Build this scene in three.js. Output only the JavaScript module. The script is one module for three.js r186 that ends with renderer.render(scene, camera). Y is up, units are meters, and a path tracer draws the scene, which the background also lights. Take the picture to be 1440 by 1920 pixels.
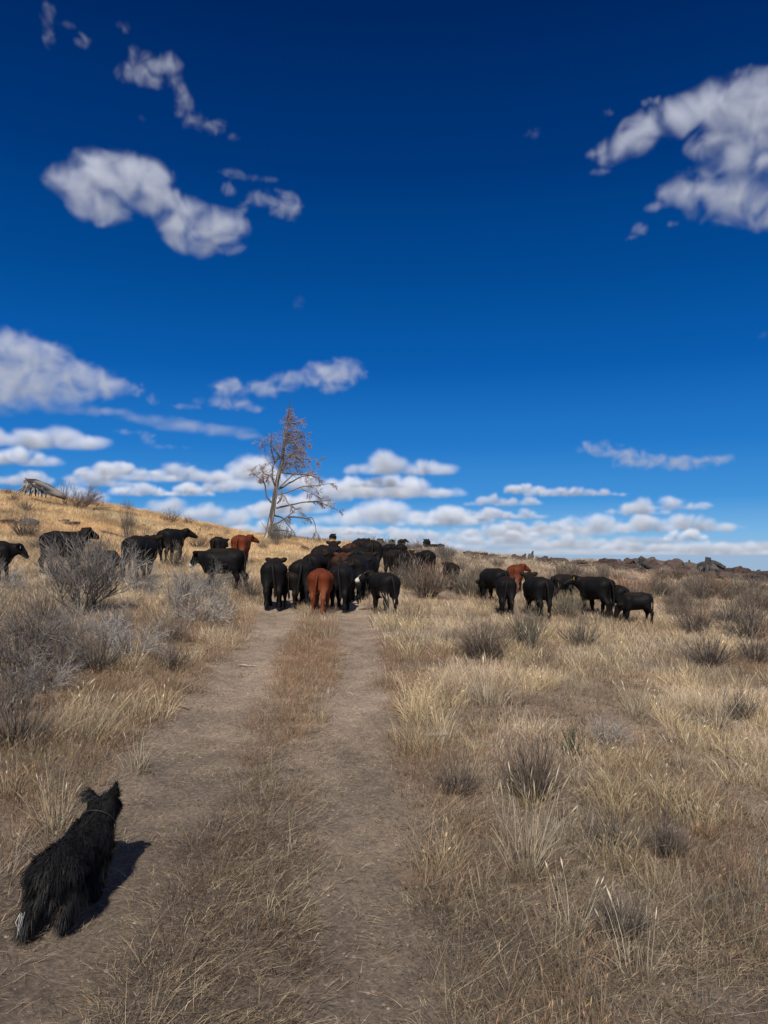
import * as THREE from 'three';
import { mergeGeometries } from 'three/addons/utils/BufferGeometryUtils.js';

// ------------------------------------------------------------------ camera, sun, exposure
const EYE = 2.4, F = 1450, PITCH = Math.atan(80 / F);       // eye height of a rider; lens and tilt read from the picture (1440 x 1920)
const scene = new THREE.Scene();
const camera = new THREE.PerspectiveCamera(2 * Math.atan(960 / F) * 180 / Math.PI, 0.75, 0.1, 8000);
camera.position.set(0, EYE, 0);
camera.rotation.x = PITCH;
const renderer = new THREE.WebGLRenderer({ antialias: true });
renderer.setSize(768, 1024);
renderer.toneMapping = THREE.LinearToneMapping;
renderer.toneMappingExposure = 1.0;
renderer.shadowMap.enabled = true;
const SUN_EL = 45 * Math.PI / 180, SUN_AZ = 5 * Math.PI / 180;   // behind the camera, a little to the left
const sunDir = new THREE.Vector3(-Math.sin(SUN_AZ) * Math.cos(SUN_EL), Math.sin(SUN_EL), Math.cos(SUN_AZ) * Math.cos(SUN_EL));
const sun = new THREE.DirectionalLight(new THREE.Color(1.0, 0.93, 0.84), 4.7);
sun.name = 'sun';
sun.position.copy(sunDir).multiplyScalar(120).add(new THREE.Vector3(0, 0, -30));
sun.target.position.set(0, 0, -30);
sun.castShadow = true; sun.shadow.mapSize.set(4096, 4096);
Object.assign(sun.shadow.camera, { left: -45, right: 45, top: 45, bottom: -45, near: 1, far: 260 });
scene.add(sun, sun.target);

// ------------------------------------------------------------------ random numbers and noise
function RNG(s) { return () => { s = (s + 0x6d2b79f5) | 0; let t = Math.imul(s ^ (s >>> 15), 1 | s); t = (t + Math.imul(t ^ (t >>> 7), 61 | t)) ^ t; return ((t ^ (t >>> 14)) >>> 0) / 4294967296; }; }
let rnd = RNG(7);
const R = (a, b) => a + (b - a) * rnd();
const lerp = (a, b, t) => a + (b - a) * t;
const clamp = (x, a = 0, b = 1) => x < a ? a : x > b ? b : x;
const sstep = (a, b, x) => { const t = clamp((x - a) / (b - a)); return t * t * (3 - 2 * t); };
const PERM = new Uint8Array(512); { const r = RNG(99), p = [...Array(256).keys()]; for (let i = 255; i > 0; i--) { const j = (r() * (i + 1)) | 0, t = p[i]; p[i] = p[j]; p[j] = t; } for (let i = 0; i < 512; i++) PERM[i] = p[i & 255]; }
const G3 = new Float32Array(256 * 3); { const r = RNG(5); for (let i = 0; i < 256; i++) { const z = r() * 2 - 1, a = r() * 6.2832, q = Math.sqrt(1 - z * z); G3[i * 3] = q * Math.cos(a); G3[i * 3 + 1] = q * Math.sin(a); G3[i * 3 + 2] = z; } }
function noise3(x, y, z) {
  const X = Math.floor(x), Y = Math.floor(y), Z = Math.floor(z); x -= X; y -= Y; z -= Z;
  const xi = X & 255, yi = Y & 255, zi = Z & 255;
  const u = x * x * x * (x * (x * 6 - 15) + 10), v = y * y * y * (y * (y * 6 - 15) + 10), w = z * z * z * (z * (z * 6 - 15) + 10);
  const A = PERM[xi] + yi, B = PERM[xi + 1] + yi, AA = PERM[A & 255] + zi, AB = PERM[(A + 1) & 255] + zi, BA = PERM[B & 255] + zi, BB = PERM[(B + 1) & 255] + zi;
  const g = (h, a, b, c) => { const i = PERM[h & 511] * 3; return G3[i] * a + G3[i + 1] * b + G3[i + 2] * c; };
  const l1 = lerp(lerp(g(AA, x, y, z), g(BA, x - 1, y, z), u), lerp(g(AB, x, y - 1, z), g(BB, x - 1, y - 1, z), u), v);
  const l2 = lerp(lerp(g(AA + 1, x, y, z - 1), g(BA + 1, x - 1, y, z - 1), u), lerp(g(AB + 1, x, y - 1, z - 1), g(BB + 1, x - 1, y - 1, z - 1), u), v);
  return lerp(l1, l2, w) * 1.5;
}
const noise2 = (x, y) => noise3(x, y, 0.37);
function fbm2(x, y, n = 4) { let s = 0, a = 0.5; for (let i = 0; i < n; i++) { s += a * noise3(x, y, i * 7.3 + 0.5); x *= 2.03; y *= 2.03; a *= 0.5; } return s; }
function fbm3(x, y, z, n = 4) { let s = 0, a = 0.5; for (let i = 0; i < n; i++) { s += a * noise3(x, y, z); x = x * 2.03 + 3.1; y = y * 2.03 + 1.7; z = z * 2.03 + 5.9; a *= 0.5; } return s; }
const srgb = (r, g, b) => { const f = (c) => { c /= 255; return c <= 0.04045 ? c / 12.92 : Math.pow((c + 0.055) / 1.055, 2.4); }; return [f(r), f(g), f(b)]; };
// ------------------------------------------------------------------ sky: clear air and fair-weather clouds, computed by direction
// Cloud places are given as the azimuth and elevation seen along a line of sight; shapes are small volumes that are marched and lit by the sun.
const UNIT = F * Math.PI / 180;                                  // cloud units per degree
function skyAt(px, py) {                                         // line of sight -> [azimuth, elevation] in cloud units
  const x = (px - 720) / F, y = (960 - py) / F, c = Math.cos(PITCH), s = Math.sin(PITCH);
  const Y = y * c + s, Z = c - y * s, az = Math.atan2(x, Z), el = Math.atan2(Y, Math.hypot(x, Z));
  return [az * 180 / Math.PI * UNIT, el * 180 / Math.PI * UNIT, 1 / (1 + x * x + y * y)];
}
const clouds = [];
function cloud(list, o = {}) {
  const blobs = list.map(([x, y, rx, ry]) => { const [a, e, s] = skyAt(x, y), k = Math.sqrt(s); return [a, e, rx * k, ry * k, Math.min(rx * 0.8, ry * 1.3) * k]; });
  addCloud(blobs, o);
}
function addCloud(blobs, o) {
  const c = { blobs, erode: 1.0, size: 34, dense: 7, fade: 1, grey: 0, bright: 1, cut: 1.1, ramp: 1.7, swell: 0.13, shade: 0.75, seed: Math.abs(blobs[0][0] * 0.173 + blobs[0][1] * 0.071) % 97, stretch: 1, ...o };
  c.x0 = Math.min(...blobs.map((b) => b[0] - b[2] * 1.25)); c.x1 = Math.max(...blobs.map((b) => b[0] + b[2] * 1.25));
  c.y0 = Math.min(...blobs.map((b) => b[1] - b[3] * 1.25)); c.y1 = Math.max(...blobs.map((b) => b[1] + b[3] * 1.25));
  c.z = Math.max(...blobs.map((b) => b[4])) * 1.1;
  clouds.push(c);
}
// a heap with a flat base: billows stand along the base, tallest in its middle
function heap(x0, x1, top, base, o = {}) {
  const r = RNG(Math.round(x0 * 13 + base * 7) + 3), h = base - top, n = Math.max(4, Math.round((x1 - x0) / h * 1.35)), list = [];
  for (let i = 0; i < n; i++) {
    const t = (i + 0.5 + (r() - 0.5) * 0.8) / n, env = Math.pow(Math.sin(Math.PI * clamp(t, 0.04, 0.96)), 0.55) * (0.55 + 0.45 * r());
    const hh = Math.max(h * 0.36, h * env * 1.12);
    list.push([lerp(x0, x1, t), base - hh * 0.52, Math.max(hh * 0.75, (x1 - x0) / n * 0.75) * (0.8 + 0.4 * r()), hh * 0.52]);
  }
  list.push([(x0 + x1) / 2, base - h * 0.2, (x1 - x0) * 0.5, h * 0.22]);
  cloud(list, { size: Math.max(12, h * 0.72), base: skyAt((x0 + x1) / 2, base)[1], soft: h * 0.12, dense: 6, erode: 0.62, shade: 1.35, bright: 1.5, cut: 1.6, ramp: 1.1, swell: 0.02, ...o });
}
// -- the deck low over the horizon, farthest first
{
  const r = RNG(4242);
  const rows = [[1053, 15, 0.97], [1044, 14, 0.9], [1034, 16, 0.85], [1022, 17, 0.75], [1010, 18, 0.6]];
  for (const [y, h, cover] of rows) for (let x = -260; x < 1700;) {
    const w = h * (5 + 8 * r());
    if (r() < cover) { const c0 = x + w * 0.6, t = y - h * 0.5 + 4 * (r() - 0.5); cloud([[c0, t, w * 0.66, h * 0.66], [c0 - w * 0.25, t - h * 0.2 * r(), w * 0.4, h * 0.65], [c0 + w * 0.2, t - h * 0.25 * r(), w * 0.35, h * 0.7]], { grey: 0.25 + 0.3 * r(), dense: 4, erode: 0.9, size: 15, stretch: 2.4, fade: 0.9, bright: 1.4, shade: 1.1, base: skyAt(c0, t + h * 0.5)[1], soft: 3 }); }
    x += w * (0.6 + 0.45 * r());
  }
}
for (const [x0, x1, t, b] of [[560, 720, 986, 1024], [850, 1020, 984, 1024], [1000, 1160, 996, 1030], [1120, 1270, 1004, 1036], [1240, 1450, 1008, 1042], [690, 870, 998, 1032], [-60, 120, 985, 1020], [930, 1080, 960, 1000], [420, 560, 935, 975], [540, 660, 900, 945], [300, 480, 945, 990], [120, 260, 880, 915], [250, 400, 868, 905], [60, 200, 905, 945], [400, 640, 975, 1003], [560, 760, 972, 1005], [466, 632, 924, 956], [632, 790, 930, 978], [773, 905, 944, 982], [700, 900, 985, 1018], [330, 450, 890, 925], [-40, 110, 880, 912], [820, 960, 955, 985]]) heap(x0, x1, t, b, { grey: 0.28, dense: 5 });
heap(1030, 1190, 962, 1003, { grey: 0.05 }); heap(860, 1000, 975, 1008, { grey: 0.12 }); heap(740, 905, 948, 990, { grey: 0.1 }); heap(590, 800, 930, 988, {});
heap(450, 620, 925, 965, { grey: 0.15 }); heap(190, 420, 930, 972, { grey: 0.3, dense: 4 }); heap(640, 700, 985, 1002, { grey: 0.0 });
heap(1150, 1390, 955, 1000, { grey: 0.25 }); heap(1245, 1330, 990, 1015, {});
heap(880, 1030, 945, 975, { grey: 0.2 }); heap(200, 330, 900, 932, { grey: 0.05 }); heap(305, 408, 905, 932, { grey: 0 });
heap(1140, 1250, 930, 968, { grey: 0.2 }); heap(1215, 1335, 928, 958, { grey: 0.15, dense: 4 });
heap(880, 1015, 922, 950, { grey: 0.3, dense: 4 });
heap(940, 1020, 900, 928, { grey: 0.1 }); heap(985, 1165, 908, 932, { grey: 0.3, dense: 5 });
heap(640, 860, 885, 938, { grey: 0.08 }); heap(590, 690, 872, 925, { grey: 0.0 });
heap(345, 545, 855, 912, { grey: 0.1 }); heap(430, 520, 852, 900, { grey: 0.0 }); heap(120, 330, 862, 905, { grey: 0.25 }); heap(150, 290, 858, 893, { grey: 0.1 });
heap(606, 862, 872, 936, {}); heap(424, 606, 858, 922, { grey: 0.1 }); heap(663, 752, 893, 916, { grey: 0.7, bright: 0.9 }); heap(640, 850, 834, 894, { grey: 0.12 });
heap(-60, 128, 830, 876, { grey: 0.02 });
cloud([[1120, 838, 48, 13], [1160, 850, 45, 13], [1235, 866, 90, 15], [1290, 872, 60, 13], [1345, 860, 42, 9], [1190, 858, 40, 12]], { dense: 3, erode: 1.2, size: 22, grey: 0.3 });
heap(-90, 218, 772, 845, { grey: 0.05 });
cloud([[60, 756, 110, 20], [150, 770, 70, 11], [-20, 750, 90, 30]], { dense: 2.4, erode: 0.9, grey: 0.55, size: 40 });
cloud([[215, 772, 50, 9], [280, 785, 62, 12], [350, 799, 66, 14], [420, 808, 60, 14], [462, 818, 34, 8]], { dense: 2.2, erode: 0.7, grey: 0.1, size: 26, stretch: 1.8, swell: 0.12 });
cloud([[278, 822, 16, 13], [320, 838, 40, 5], [240, 810, 30, 6]], { dense: 0.9, erode: 1.3, grey: 0.2, size: 16 });
cloud([[20, 655, 62, 44], [72, 672, 66, 44], [120, 700, 58, 40], [178, 718, 58, 33], [20, 715, 95, 48], [100, 735, 80, 28], [214, 728, 34, 22], [-60, 690, 80, 70]], { dense: 6, erode: 1.0, size: 34, grey: 0.06 });
cloud([[257, 730, 18, 14], [286, 750, 13, 12]], { dense: 1.1, erode: 1.3, grey: 0.3, size: 14 });
cloud([[642, 698, 46, 28], [600, 702, 42, 24], [545, 715, 50, 20], [495, 730, 42, 18], [432, 730, 40, 22], [425, 755, 62, 14], [470, 766, 34, 8], [350, 762, 34, 6], [620, 725, 30, 16]], { dense: 4, erode: 1.15, size: 26, grey: 0.14 });
cloud([[200, 335, 86, 56], [140, 345, 68, 30], [262, 338, 72, 46], [190, 385, 66, 40], [300, 378, 62, 32], [112, 338, 34, 12], [380, 428, 84, 42], [428, 434, 44, 40], [330, 424, 42, 32], [352, 392, 44, 24], [372, 465, 46, 20]], { dense: 7, erode: 1.0, size: 42 });
cloud([[438, 324, 32, 9], [482, 335, 42, 8], [430, 355, 20, 14], [536, 386, 38, 26], [482, 372, 32, 14], [455, 390, 14, 15], [520, 358, 30, 6]], { dense: 2.0, erode: 1.5, size: 24, grey: 0.3 });
cloud([[285, 132, 52, 30], [322, 122, 27, 26], [244, 140, 34, 18], [342, 188, 22, 28], [356, 215, 27, 26], [396, 236, 40, 15], [436, 256, 18, 9], [250, 100, 14, 16], [232, 50, 16, 12]], { dense: 2.3, erode: 1.45, size: 26, grey: 0.25 });
cloud([[90, 28, 18, 24], [92, 72, 14, 20], [122, 46, 24, 7], [155, 76, 20, 13]], { dense: 0.9, erode: 1.5, size: 20, grey: 0.3 });
cloud([[1290, 215, 76, 38], [1360, 192, 84, 50], [1440, 200, 96, 66], [1205, 248, 58, 38], [1255, 228, 56, 36], [1170, 270, 44, 26], [1142, 288, 42, 24], [1112, 290, 16, 9], [1122, 322, 28, 8], [1550, 190, 90, 70], [1330, 265, 50, 34], [1400, 290, 70, 50], [1290, 352, 62, 34], [1380, 370, 92, 46], [1450, 395, 70, 36], [1225, 388, 28, 10], [1520, 330, 80, 60]], { dense: 5.5, erode: 1.15, size: 44 });
cloud([[1440, 140, 60, 16], [1400, 132, 30, 10]], { dense: 1.1, erode: 1.4, size: 24, grey: 0.3 });
cloud([[1200, 430, 18, 13], [1184, 447, 12, 6], [1222, 190, 24, 9], [1140, 212, 12, 8], [1262, 420, 14, 6]], { dense: 0.9, erode: 1.5, size: 15, grey: 0.3 });
cloud([[1000, 250, 22, 10], [560, 568, 14, 14], [268, 222, 14, 8], [1435, 628, 16, 8]], { dense: 0.5, erode: 1.5, size: 14, grey: 0.3, fade: 0.35 });
const inView = clouds.length;
// -- the rest of the sky goes on in the same way
{
  const r = RNG(777);
  for (let i = 0; i < 330; i++) {
    const e = 1.2 + Math.pow(r(), 2.2) * 48, az = (r() * 360 - 180) * UNIT, w = (2 + r() * 4) * (3 + e * 0.28) * UNIT * 0.25, h = w * (0.2 + 0.2 * r()), E = e * UNIT, blobs = [];
    if (Math.abs(az) < 34 * UNIT + w && e < 44) continue;
    for (let k = 0; k < 6; k++) { const t = (k + 0.5) / 6 - 0.5, hh = h * (1 - 1.6 * Math.abs(t)) * (0.6 + 0.5 * r()); blobs.push([az + t * w * 2 / Math.cos(e * Math.PI / 180), E + hh * 0.5, w * 0.35 / Math.cos(e * Math.PI / 180), hh * 0.7 + 5, hh]); }
    addCloud(blobs, { size: h * 0.6 + 8, base: E, soft: h * 0.12, dense: 5 });
  }
}
{
  const W = 4096, H = 2048, data = new Float32Array(W * H * 4), perDeg = W / 360;
  const air = [[-90, 150, 175, 200], [0, 158, 186, 212], [1.5, 122, 180, 226], [4, 68, 147, 216], [8, 36, 120, 200], [13.5, 11, 92, 174], [19.5, 2, 74, 147], [27, 0, 54, 120], [36, 0, 38, 95], [60, 0, 28, 74], [90, 0, 24, 66]].map(([e, ...c]) => [e, ...srgb(...c)]);
  const airAt = (e, c) => { let i = 1; while (i < air.length - 1 && air[i][0] < e) i++; const a = air[i - 1], b = air[i]; return lerp(a[c], b[c], clamp((e - a[0]) / (b[0] - a[0]))); };
  for (let row = 0; row < H; row++) { const e = (row + 0.5) / H * 180 - 90, c = [airAt(e, 1), airAt(e, 2), airAt(e, 3)]; for (let x = 0; x < W; x++) { const o = (row * W + x) * 4; data[o] = c[0]; data[o + 1] = c[1]; data[o + 2] = c[2]; data[o + 3] = 1; } }
  const L = [-0.18, 0.72, 0.67];                                // towards the sun, with z towards the viewer
  function marched(c, A, E, steps, out) {
    const near = c.blobs.filter((b) => Math.abs(A - b[0]) < b[2] * 1.6 && Math.abs(E - b[1]) < b[3] * 2.6 + 6);
    if (!near.length) { out[3] = 0; return; }
    const s = 1 / (c.size * 0.85);
    const dens = (x, y, z, oct) => {
      let sum = Math.exp(-1.2 / 0.3); const smooth = oct < 3 ? 0.3 : 1;
      for (const b of c.blobs) { const dx = (x - b[0]) / b[2], dy = (y - b[1]) / b[3], dz = z / b[4], q = 1 - dx * dx - dy * dy - dz * dz; if (q > -1.6) sum += Math.exp(q / 0.3); }
      let f = 0.3 * Math.log(sum) - 0.08; if (f < -0.5) return 0; const q0 = f;
      let n = 0, a = 0.55, X = x * s / c.stretch + c.seed, Y = y * s * 1.1, Z = z * s;
      if (oct > 3) { const wx = noise3(X * 0.7 + 31, Y * 0.7, Z * 0.7), wy = noise3(X * 0.7, Y * 0.7 + 57, Z * 0.7); X += wx * 0.7; Y += wy * 0.7; }
      for (let i = 0; i < oct; i++) { const v = noise3(X, Y, Z); n += a * (i < 2 ? v * 1.1 : (0.25 - Math.abs(v)) * 0.6 + v * 0.7); X = X * 2.17 + 3.1; Y = Y * 2.17 + 1.3; Z = Z * 2.17; a *= 0.53; }
      f = f * 0.85 + n * c.erode * 1.25 * smooth + c.swell; if (q0 < -0.15) f -= (-0.15 - q0) * c.cut;
      if (c.base !== undefined) f -= 1.2 * sstep(c.base + c.soft, c.base - c.soft * 2, y);
      const g = clamp(f / c.ramp); return g * g * (1.6 - 0.6 * g);
    };
    let T = 1, sunlit = 0, amb = 0;
    const dz = 2 * c.z / steps, k = c.dense / c.z * 0.5, ls = c.z * 0.5, span = Math.max(10, c.y1 - c.y0);
    for (let i = 0; i < steps && T > 0.02; i++) {
      const z = c.z - (i + 0.5) * dz, d = dens(A, E, z, 5);
      if (d < 0.004) continue;
      const a = 1 - Math.exp(-d * k * dz);
      let tau = 0;
      for (let j = 1; j <= 3; j++) tau += dens(A + L[0] * ls * j * 0.6, E + L[1] * ls * j * 0.6, z + L[2] * ls * j * 0.6, 2) * ls * 0.6 * k;
      sunlit += T * a * (0.62 * Math.exp(-tau * 1.5 * c.shade) + 0.38 * Math.exp(-tau * 0.4 * c.shade)); amb += T * a * (0.5 + 0.5 * clamp((E - c.y0) / span)); T *= 1 - a;
    }
    const g = 1 - c.grey * 0.5;
    out[0] = (sunlit * 0.52 * g * c.bright + amb * 0.085); out[1] = (sunlit * 0.525 * g * c.bright + amb * 0.115); out[2] = (sunlit * 0.545 * g * c.bright + amb * 0.20); out[3] = (1 - T) * c.fade;
    if (1 - T > 1e-4) { const m = c.fade; out[0] *= m; out[1] *= m; out[2] *= m; }
  }
  const px = [0, 0, 0, 0];
  const blend = (o, p) => { const t = 1 - p[3]; data[o] = data[o] * t + p[0]; data[o + 1] = data[o + 1] * t + p[1]; data[o + 2] = data[o + 2] * t + p[2]; };
  clouds.forEach((c, n) => {
    const far = n >= inView, st = far ? 4 : 1;
    const c0 = Math.floor((c.x0 / UNIT - 90 + 180) * perDeg / st) * st, c1 = Math.ceil((c.x1 / UNIT + 90) * perDeg), r0 = Math.max(1024, Math.floor((c.y0 / UNIT + 90) * perDeg / st) * st), r1 = Math.min(H - st, Math.ceil((c.y1 / UNIT + 90) * perDeg));
    for (let row = r0; row <= r1; row += st) for (let col = c0; col <= c1; col += st) {
      const A = ((col + st / 2) / perDeg - 90) * UNIT, E = ((row + st / 2) / perDeg - 90) * UNIT;
      marched(c, A, E, far ? 7 : 20, px);
      if (px[3] < 0.002) continue;
      for (let i = 0; i < st; i++) for (let j = 0; j < st; j++) blend(((row + i) * W + ((col + j) % W + W) % W) * 4, px);
    }
  });
  const sky = new THREE.DataTexture(data, W, H, THREE.RGBAFormat, THREE.FloatType);
  sky.mapping = THREE.EquirectangularReflectionMapping; sky.magFilter = THREE.LinearFilter; sky.needsUpdate = true;
  scene.background = sky; scene.environment = sky;
}
// ------------------------------------------------------------------ helpers for things
const used = {}, later = [];                                    // later: alike things that get their labels from what stands near them
function numbered(n) { const k = used[n] = (used[n] ?? -1) + 1; return k ? n + '_' + String(k).padStart(3, '0') : n; }
function shadows(o) { o.traverse((m) => { if (m.isMesh) { m.castShadow = true; m.receiveShadow = true; } }); return o; }
function thing(name, label, category, pos = [0, 0, 0], turn = 0, group) {
  const o = new THREE.Group(); o.name = numbered(name); o.position.set(...pos); o.rotation.y = turn;
  o.userData = { label, category }; if (group) o.userData.group = group; scene.add(o); return o;
}
function part(parent, name, geo, mat) { const m = new THREE.Mesh(geo, mat); m.name = name; m.castShadow = m.receiveShadow = true; parent.add(m); return m; }
function stuff(name, geo, mat, label, category) { const m = new THREE.Mesh(geo, mat); m.name = numbered(name); m.castShadow = m.receiveShadow = true; m.userData = { label, category, kind: 'stuff' }; scene.add(m); return m; }

// ------------------------------------------------------------------ the lie of the land: a hillside that rises ahead and to the left, with a crest about 57 m off
function land(x, z) {
  const d = -z, a = 0.055 * Math.max(d, -14), k = 0.22, b = 0.055 * 57 - 0.13 * (Math.min(d, 900) - 57);
  const m = Math.min(a, b), crest = m - k * Math.log(Math.exp(-(a - m) / k) + Math.exp(-(b - m) / k));
  const cross = -0.08 * 60 * Math.tanh(x / 60);
  const l = Math.max(0, -x - 9), bump = 1.9 * (1 - Math.exp(-Math.pow(l / 8.5, 1.4))) * sstep(12, 48, d) * (1 - sstep(70, 200, d));
  return crest + cross * (1 - 0.5 * sstep(300, 900, d)) + bump;
}
const trackC = (d) => -0.92 - 0.07 * 3 * Math.log(1 + Math.exp((d - 9) / 3)) + 0.07 * Math.sin(d * 0.55) ;
const trackS = (d) => 0.74 + 0.004 * Math.min(d, 30);
// how bare the ground is (1 in the wheel tracks)
function bare(x, d) {
  const c = trackC(d), s = trackS(d), n = fbm2(x * 1.6, d * 0.9, 3) * 0.22, w = 0.43 + 0.05 * Math.sin(d * 0.8 + 1);
  const l = Math.abs(x - c + s) - n, r = Math.abs(x - c - s) + n * 0.8;
  const e = Math.max(1 - sstep(w * 0.55, w * 1.4, l * (x < c - s ? 0.85 : 1)), 1 - sstep(w * 0.55, w * 1.35, r));
  const far = 1 - 0.5 * sstep(20, 32, d);
  return e * far;
}
const inTrack = (x, d) => { const c = trackC(d), s = trackS(d); return 1 - sstep(s + 0.2, s + 0.7, Math.abs(x - c)); };
function H(x, z) {
  const d = -z, c = trackC(d), s = trackS(d);
  const rut = d > -5 && d < 45 ? -0.05 * (Math.exp(-(((x - c + s) / 0.3) ** 2)) + Math.exp(-(((x - c - s) / 0.3) ** 2))) : 0;
  const away = Math.hypot(x, z), rough = away < 140 ? 0.04 * noise2(x * 0.45, z * 0.45) * (1 - 0.6 * inTrack(x, d)) + 0.16 * noise2(x * 0.09 + 5, z * 0.09) * sstep(14, 34, d) : 0;
  return land(x, z) + rut + rough;
}
function ray(px, py) { return new THREE.Vector3((px - 720) / F, (960 - py) / F, -1).applyAxisAngle(new THREE.Vector3(1, 0, 0), PITCH); }
function groundAt(px, py) {                                       // where a line of sight meets the ground
  const r = ray(px, py); let t = 2, p = new THREE.Vector3();
  for (let i = 0; i < 4000; i++) { p.set(0, EYE, 0).addScaledVector(r, t); if (p.y <= H(p.x, p.z)) break; t += 0.004 + t * 0.0008; if (t > 62) break; }
  return [p.x, H(p.x, p.z), p.z];
}
function atDepth(px, d) { const r = ray(px, 1040), t = d / -r.z, x = r.x * t; return [x, H(x, -d), -d]; }
function heightTo(px, py, d) { const r = ray(px, py); return EYE + r.y * d / -r.z; }        // height of a line of sight at depth d

// ------------------------------------------------------------------ ground
function tileNoise(S, cells, oct, seed) {                         // noise that repeats over the tile
  const out = new Float32Array(S * S); let amp = 1, tot = 0;
  for (let o = 0; o < oct; o++) {
    const c = cells << o, g = new Float32Array(c * c), r = RNG(seed + o * 31); for (let i = 0; i < g.length; i++) g[i] = r();
    for (let y = 0; y < S; y++) { const fy = y / S * c, y0 = fy | 0, ty = fy - y0, wy = ty * ty * (3 - 2 * ty), y1 = (y0 + 1) % c; for (let x = 0; x < S; x++) { const fx = x / S * c, x0 = fx | 0, tx = fx - x0, wx = tx * tx * (3 - 2 * tx), x1 = (x0 + 1) % c; out[y * S + x] += amp * lerp(lerp(g[y0 * c + x0], g[y0 * c + x1], wx), lerp(g[y1 * c + x0], g[y1 * c + x1], wx), wy); } }
    tot += amp; amp *= 0.62;
  }
  for (let i = 0; i < out.length; i++) out[i] /= tot;
  return out;
}
const TILE = 3.1;
let groundMat;
{
  const S = 2048, n1 = tileNoise(S, 6, 8, 11), n2 = tileNoise(S, 150, 3, 23), r = RNG(31);
  const lum = new Float32Array(S * S), bump = new Float32Array(S * S), warm = new Float32Array(S * S);
  for (let i = 0; i < S * S; i++) { lum[i] = 0.46 + (n1[i] - 0.5) * 0.36 + (n2[i] - 0.5) * 0.3; bump[i] = 0.3 + (n1[i] - 0.5) * 0.3 + (n2[i] - 0.5) * 0.3; }
  const dot = (x, y, v, h, w, k) => { const i = ((y & (S - 1)) * S) + (x & (S - 1)); lum[i] = lerp(lum[i], v, k); bump[i] = Math.max(bump[i], bump[i] * 0.5 + h); warm[i] = Math.max(warm[i], w * k); };
  for (let i = 0; i < 6500; i++) {                               // bits of straw, chaff and bark pressed into the dirt
    const len = 8 + Math.pow(r(), 2.5) * 90, a = r() * 6.2832, x0 = r() * S, y0 = r() * S, dark = r() < 0.3, v = dark ? 0.2 + r() * 0.12 : 0.62 + r() * 0.35, bend = (r() - 0.5) * 1.2, wd = r() < 0.25 ? 2 : 1;
    for (let t = 0; t < len; t += 0.7) { const b = a + bend * t / len, x = x0 + Math.cos(b) * t, y = y0 + Math.sin(b) * t; for (let q = 0; q < wd; q++) dot(Math.round(x - Math.sin(b) * q), Math.round(y + Math.cos(b) * q), v, 0.25, dark ? 0.1 : 0.6, 0.8); }
  }
  for (let i = 0; i < 5000; i++) { const x0 = r() * S, y0 = r() * S, q = 1.5 + r() * r() * 7, v = 0.3 + r() * 0.45; for (let y = -q; y <= q; y++) for (let x = -q; x <= q; x++) if (x * x + y * y < q * q) dot((x0 + x) | 0, (y0 + y) | 0, v, 0.25 * (1 - (x * x + y * y) / (q * q)), 0, 0.5); }
  const col = new Uint8Array(S * S * 4), bm = new Uint8Array(S * S * 4);
  for (let i = 0; i < S * S; i++) { const l = clamp(lum[i], 0.05, 1.2) * 215, w = warm[i]; col[i * 4] = clamp(l * (1 + 0.08 * w) + 22, 0, 255); col[i * 4 + 1] = clamp(l * (1 + 0.02 * w) + 22, 0, 255); col[i * 4 + 2] = clamp(l * (1 - 0.16 * w) + 22, 0, 255); col[i * 4 + 3] = 255; const b = clamp(bump[i], 0, 1) * 255; bm[i * 4] = bm[i * 4 + 1] = bm[i * 4 + 2] = b; bm[i * 4 + 3] = 255; }
  const tex = (d, c) => { const t = new THREE.DataTexture(d, S, S); t.wrapS = t.wrapT = THREE.RepeatWrapping; t.magFilter = THREE.LinearFilter; if (c) t.colorSpace = THREE.SRGBColorSpace; t.needsUpdate = true; return t; };
  groundMat = new THREE.MeshStandardMaterial({ map: tex(col, true), bumpMap: tex(bm), bumpScale: 0.016, roughness: 0.95, vertexColors: true });
}
// own colour of the ground: grey-brown dirt, straw litter, golden and reddish patches
function groundColor(x, d) {
  const b = bare(x, d), n = fbm2(x * 0.35 + 9, d * 0.35, 4), m = fbm2(x * 1.7, d * 1.7 + 40, 3);
  let c = [0.225 + 0.05 * n + 0.03 * m, 0.175 + 0.04 * n + 0.025 * m, 0.135 + 0.03 * n + 0.02 * m];                       // litter
  const gold = clamp(sstep(18, 34, d) * sstep(2, -7, x) * 0.9 + sstep(0.05, 0.4, n) * 0.35), rust = sstep(0.0, 0.35, fbm2(x * 0.5 + 70, d * 0.3, 3)) * 0.5 + inTrack(x, d) * (1 - b) * sstep(7, 12, d) * 0.5;
  c = c.map((v, i) => lerp(v, [0.42, 0.30, 0.16][i], gold)); c = c.map((v, i) => lerp(v, [0.27, 0.165, 0.115][i], clamp(rust) * 0.6));
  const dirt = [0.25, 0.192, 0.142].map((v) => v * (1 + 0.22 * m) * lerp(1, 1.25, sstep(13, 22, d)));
  const k = clamp(b + 0.35 * sstep(0.1, 0.5, fbm2(x * 0.9 + 3, d * 0.9 + 20, 3)));
  const shade = lerp(0.46, 1.1, sstep(3.5, 11, d)) * lerp(1, 0.95, k); return c.map((v, i) => lerp(v, dirt[i], k) * shade);
}
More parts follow.
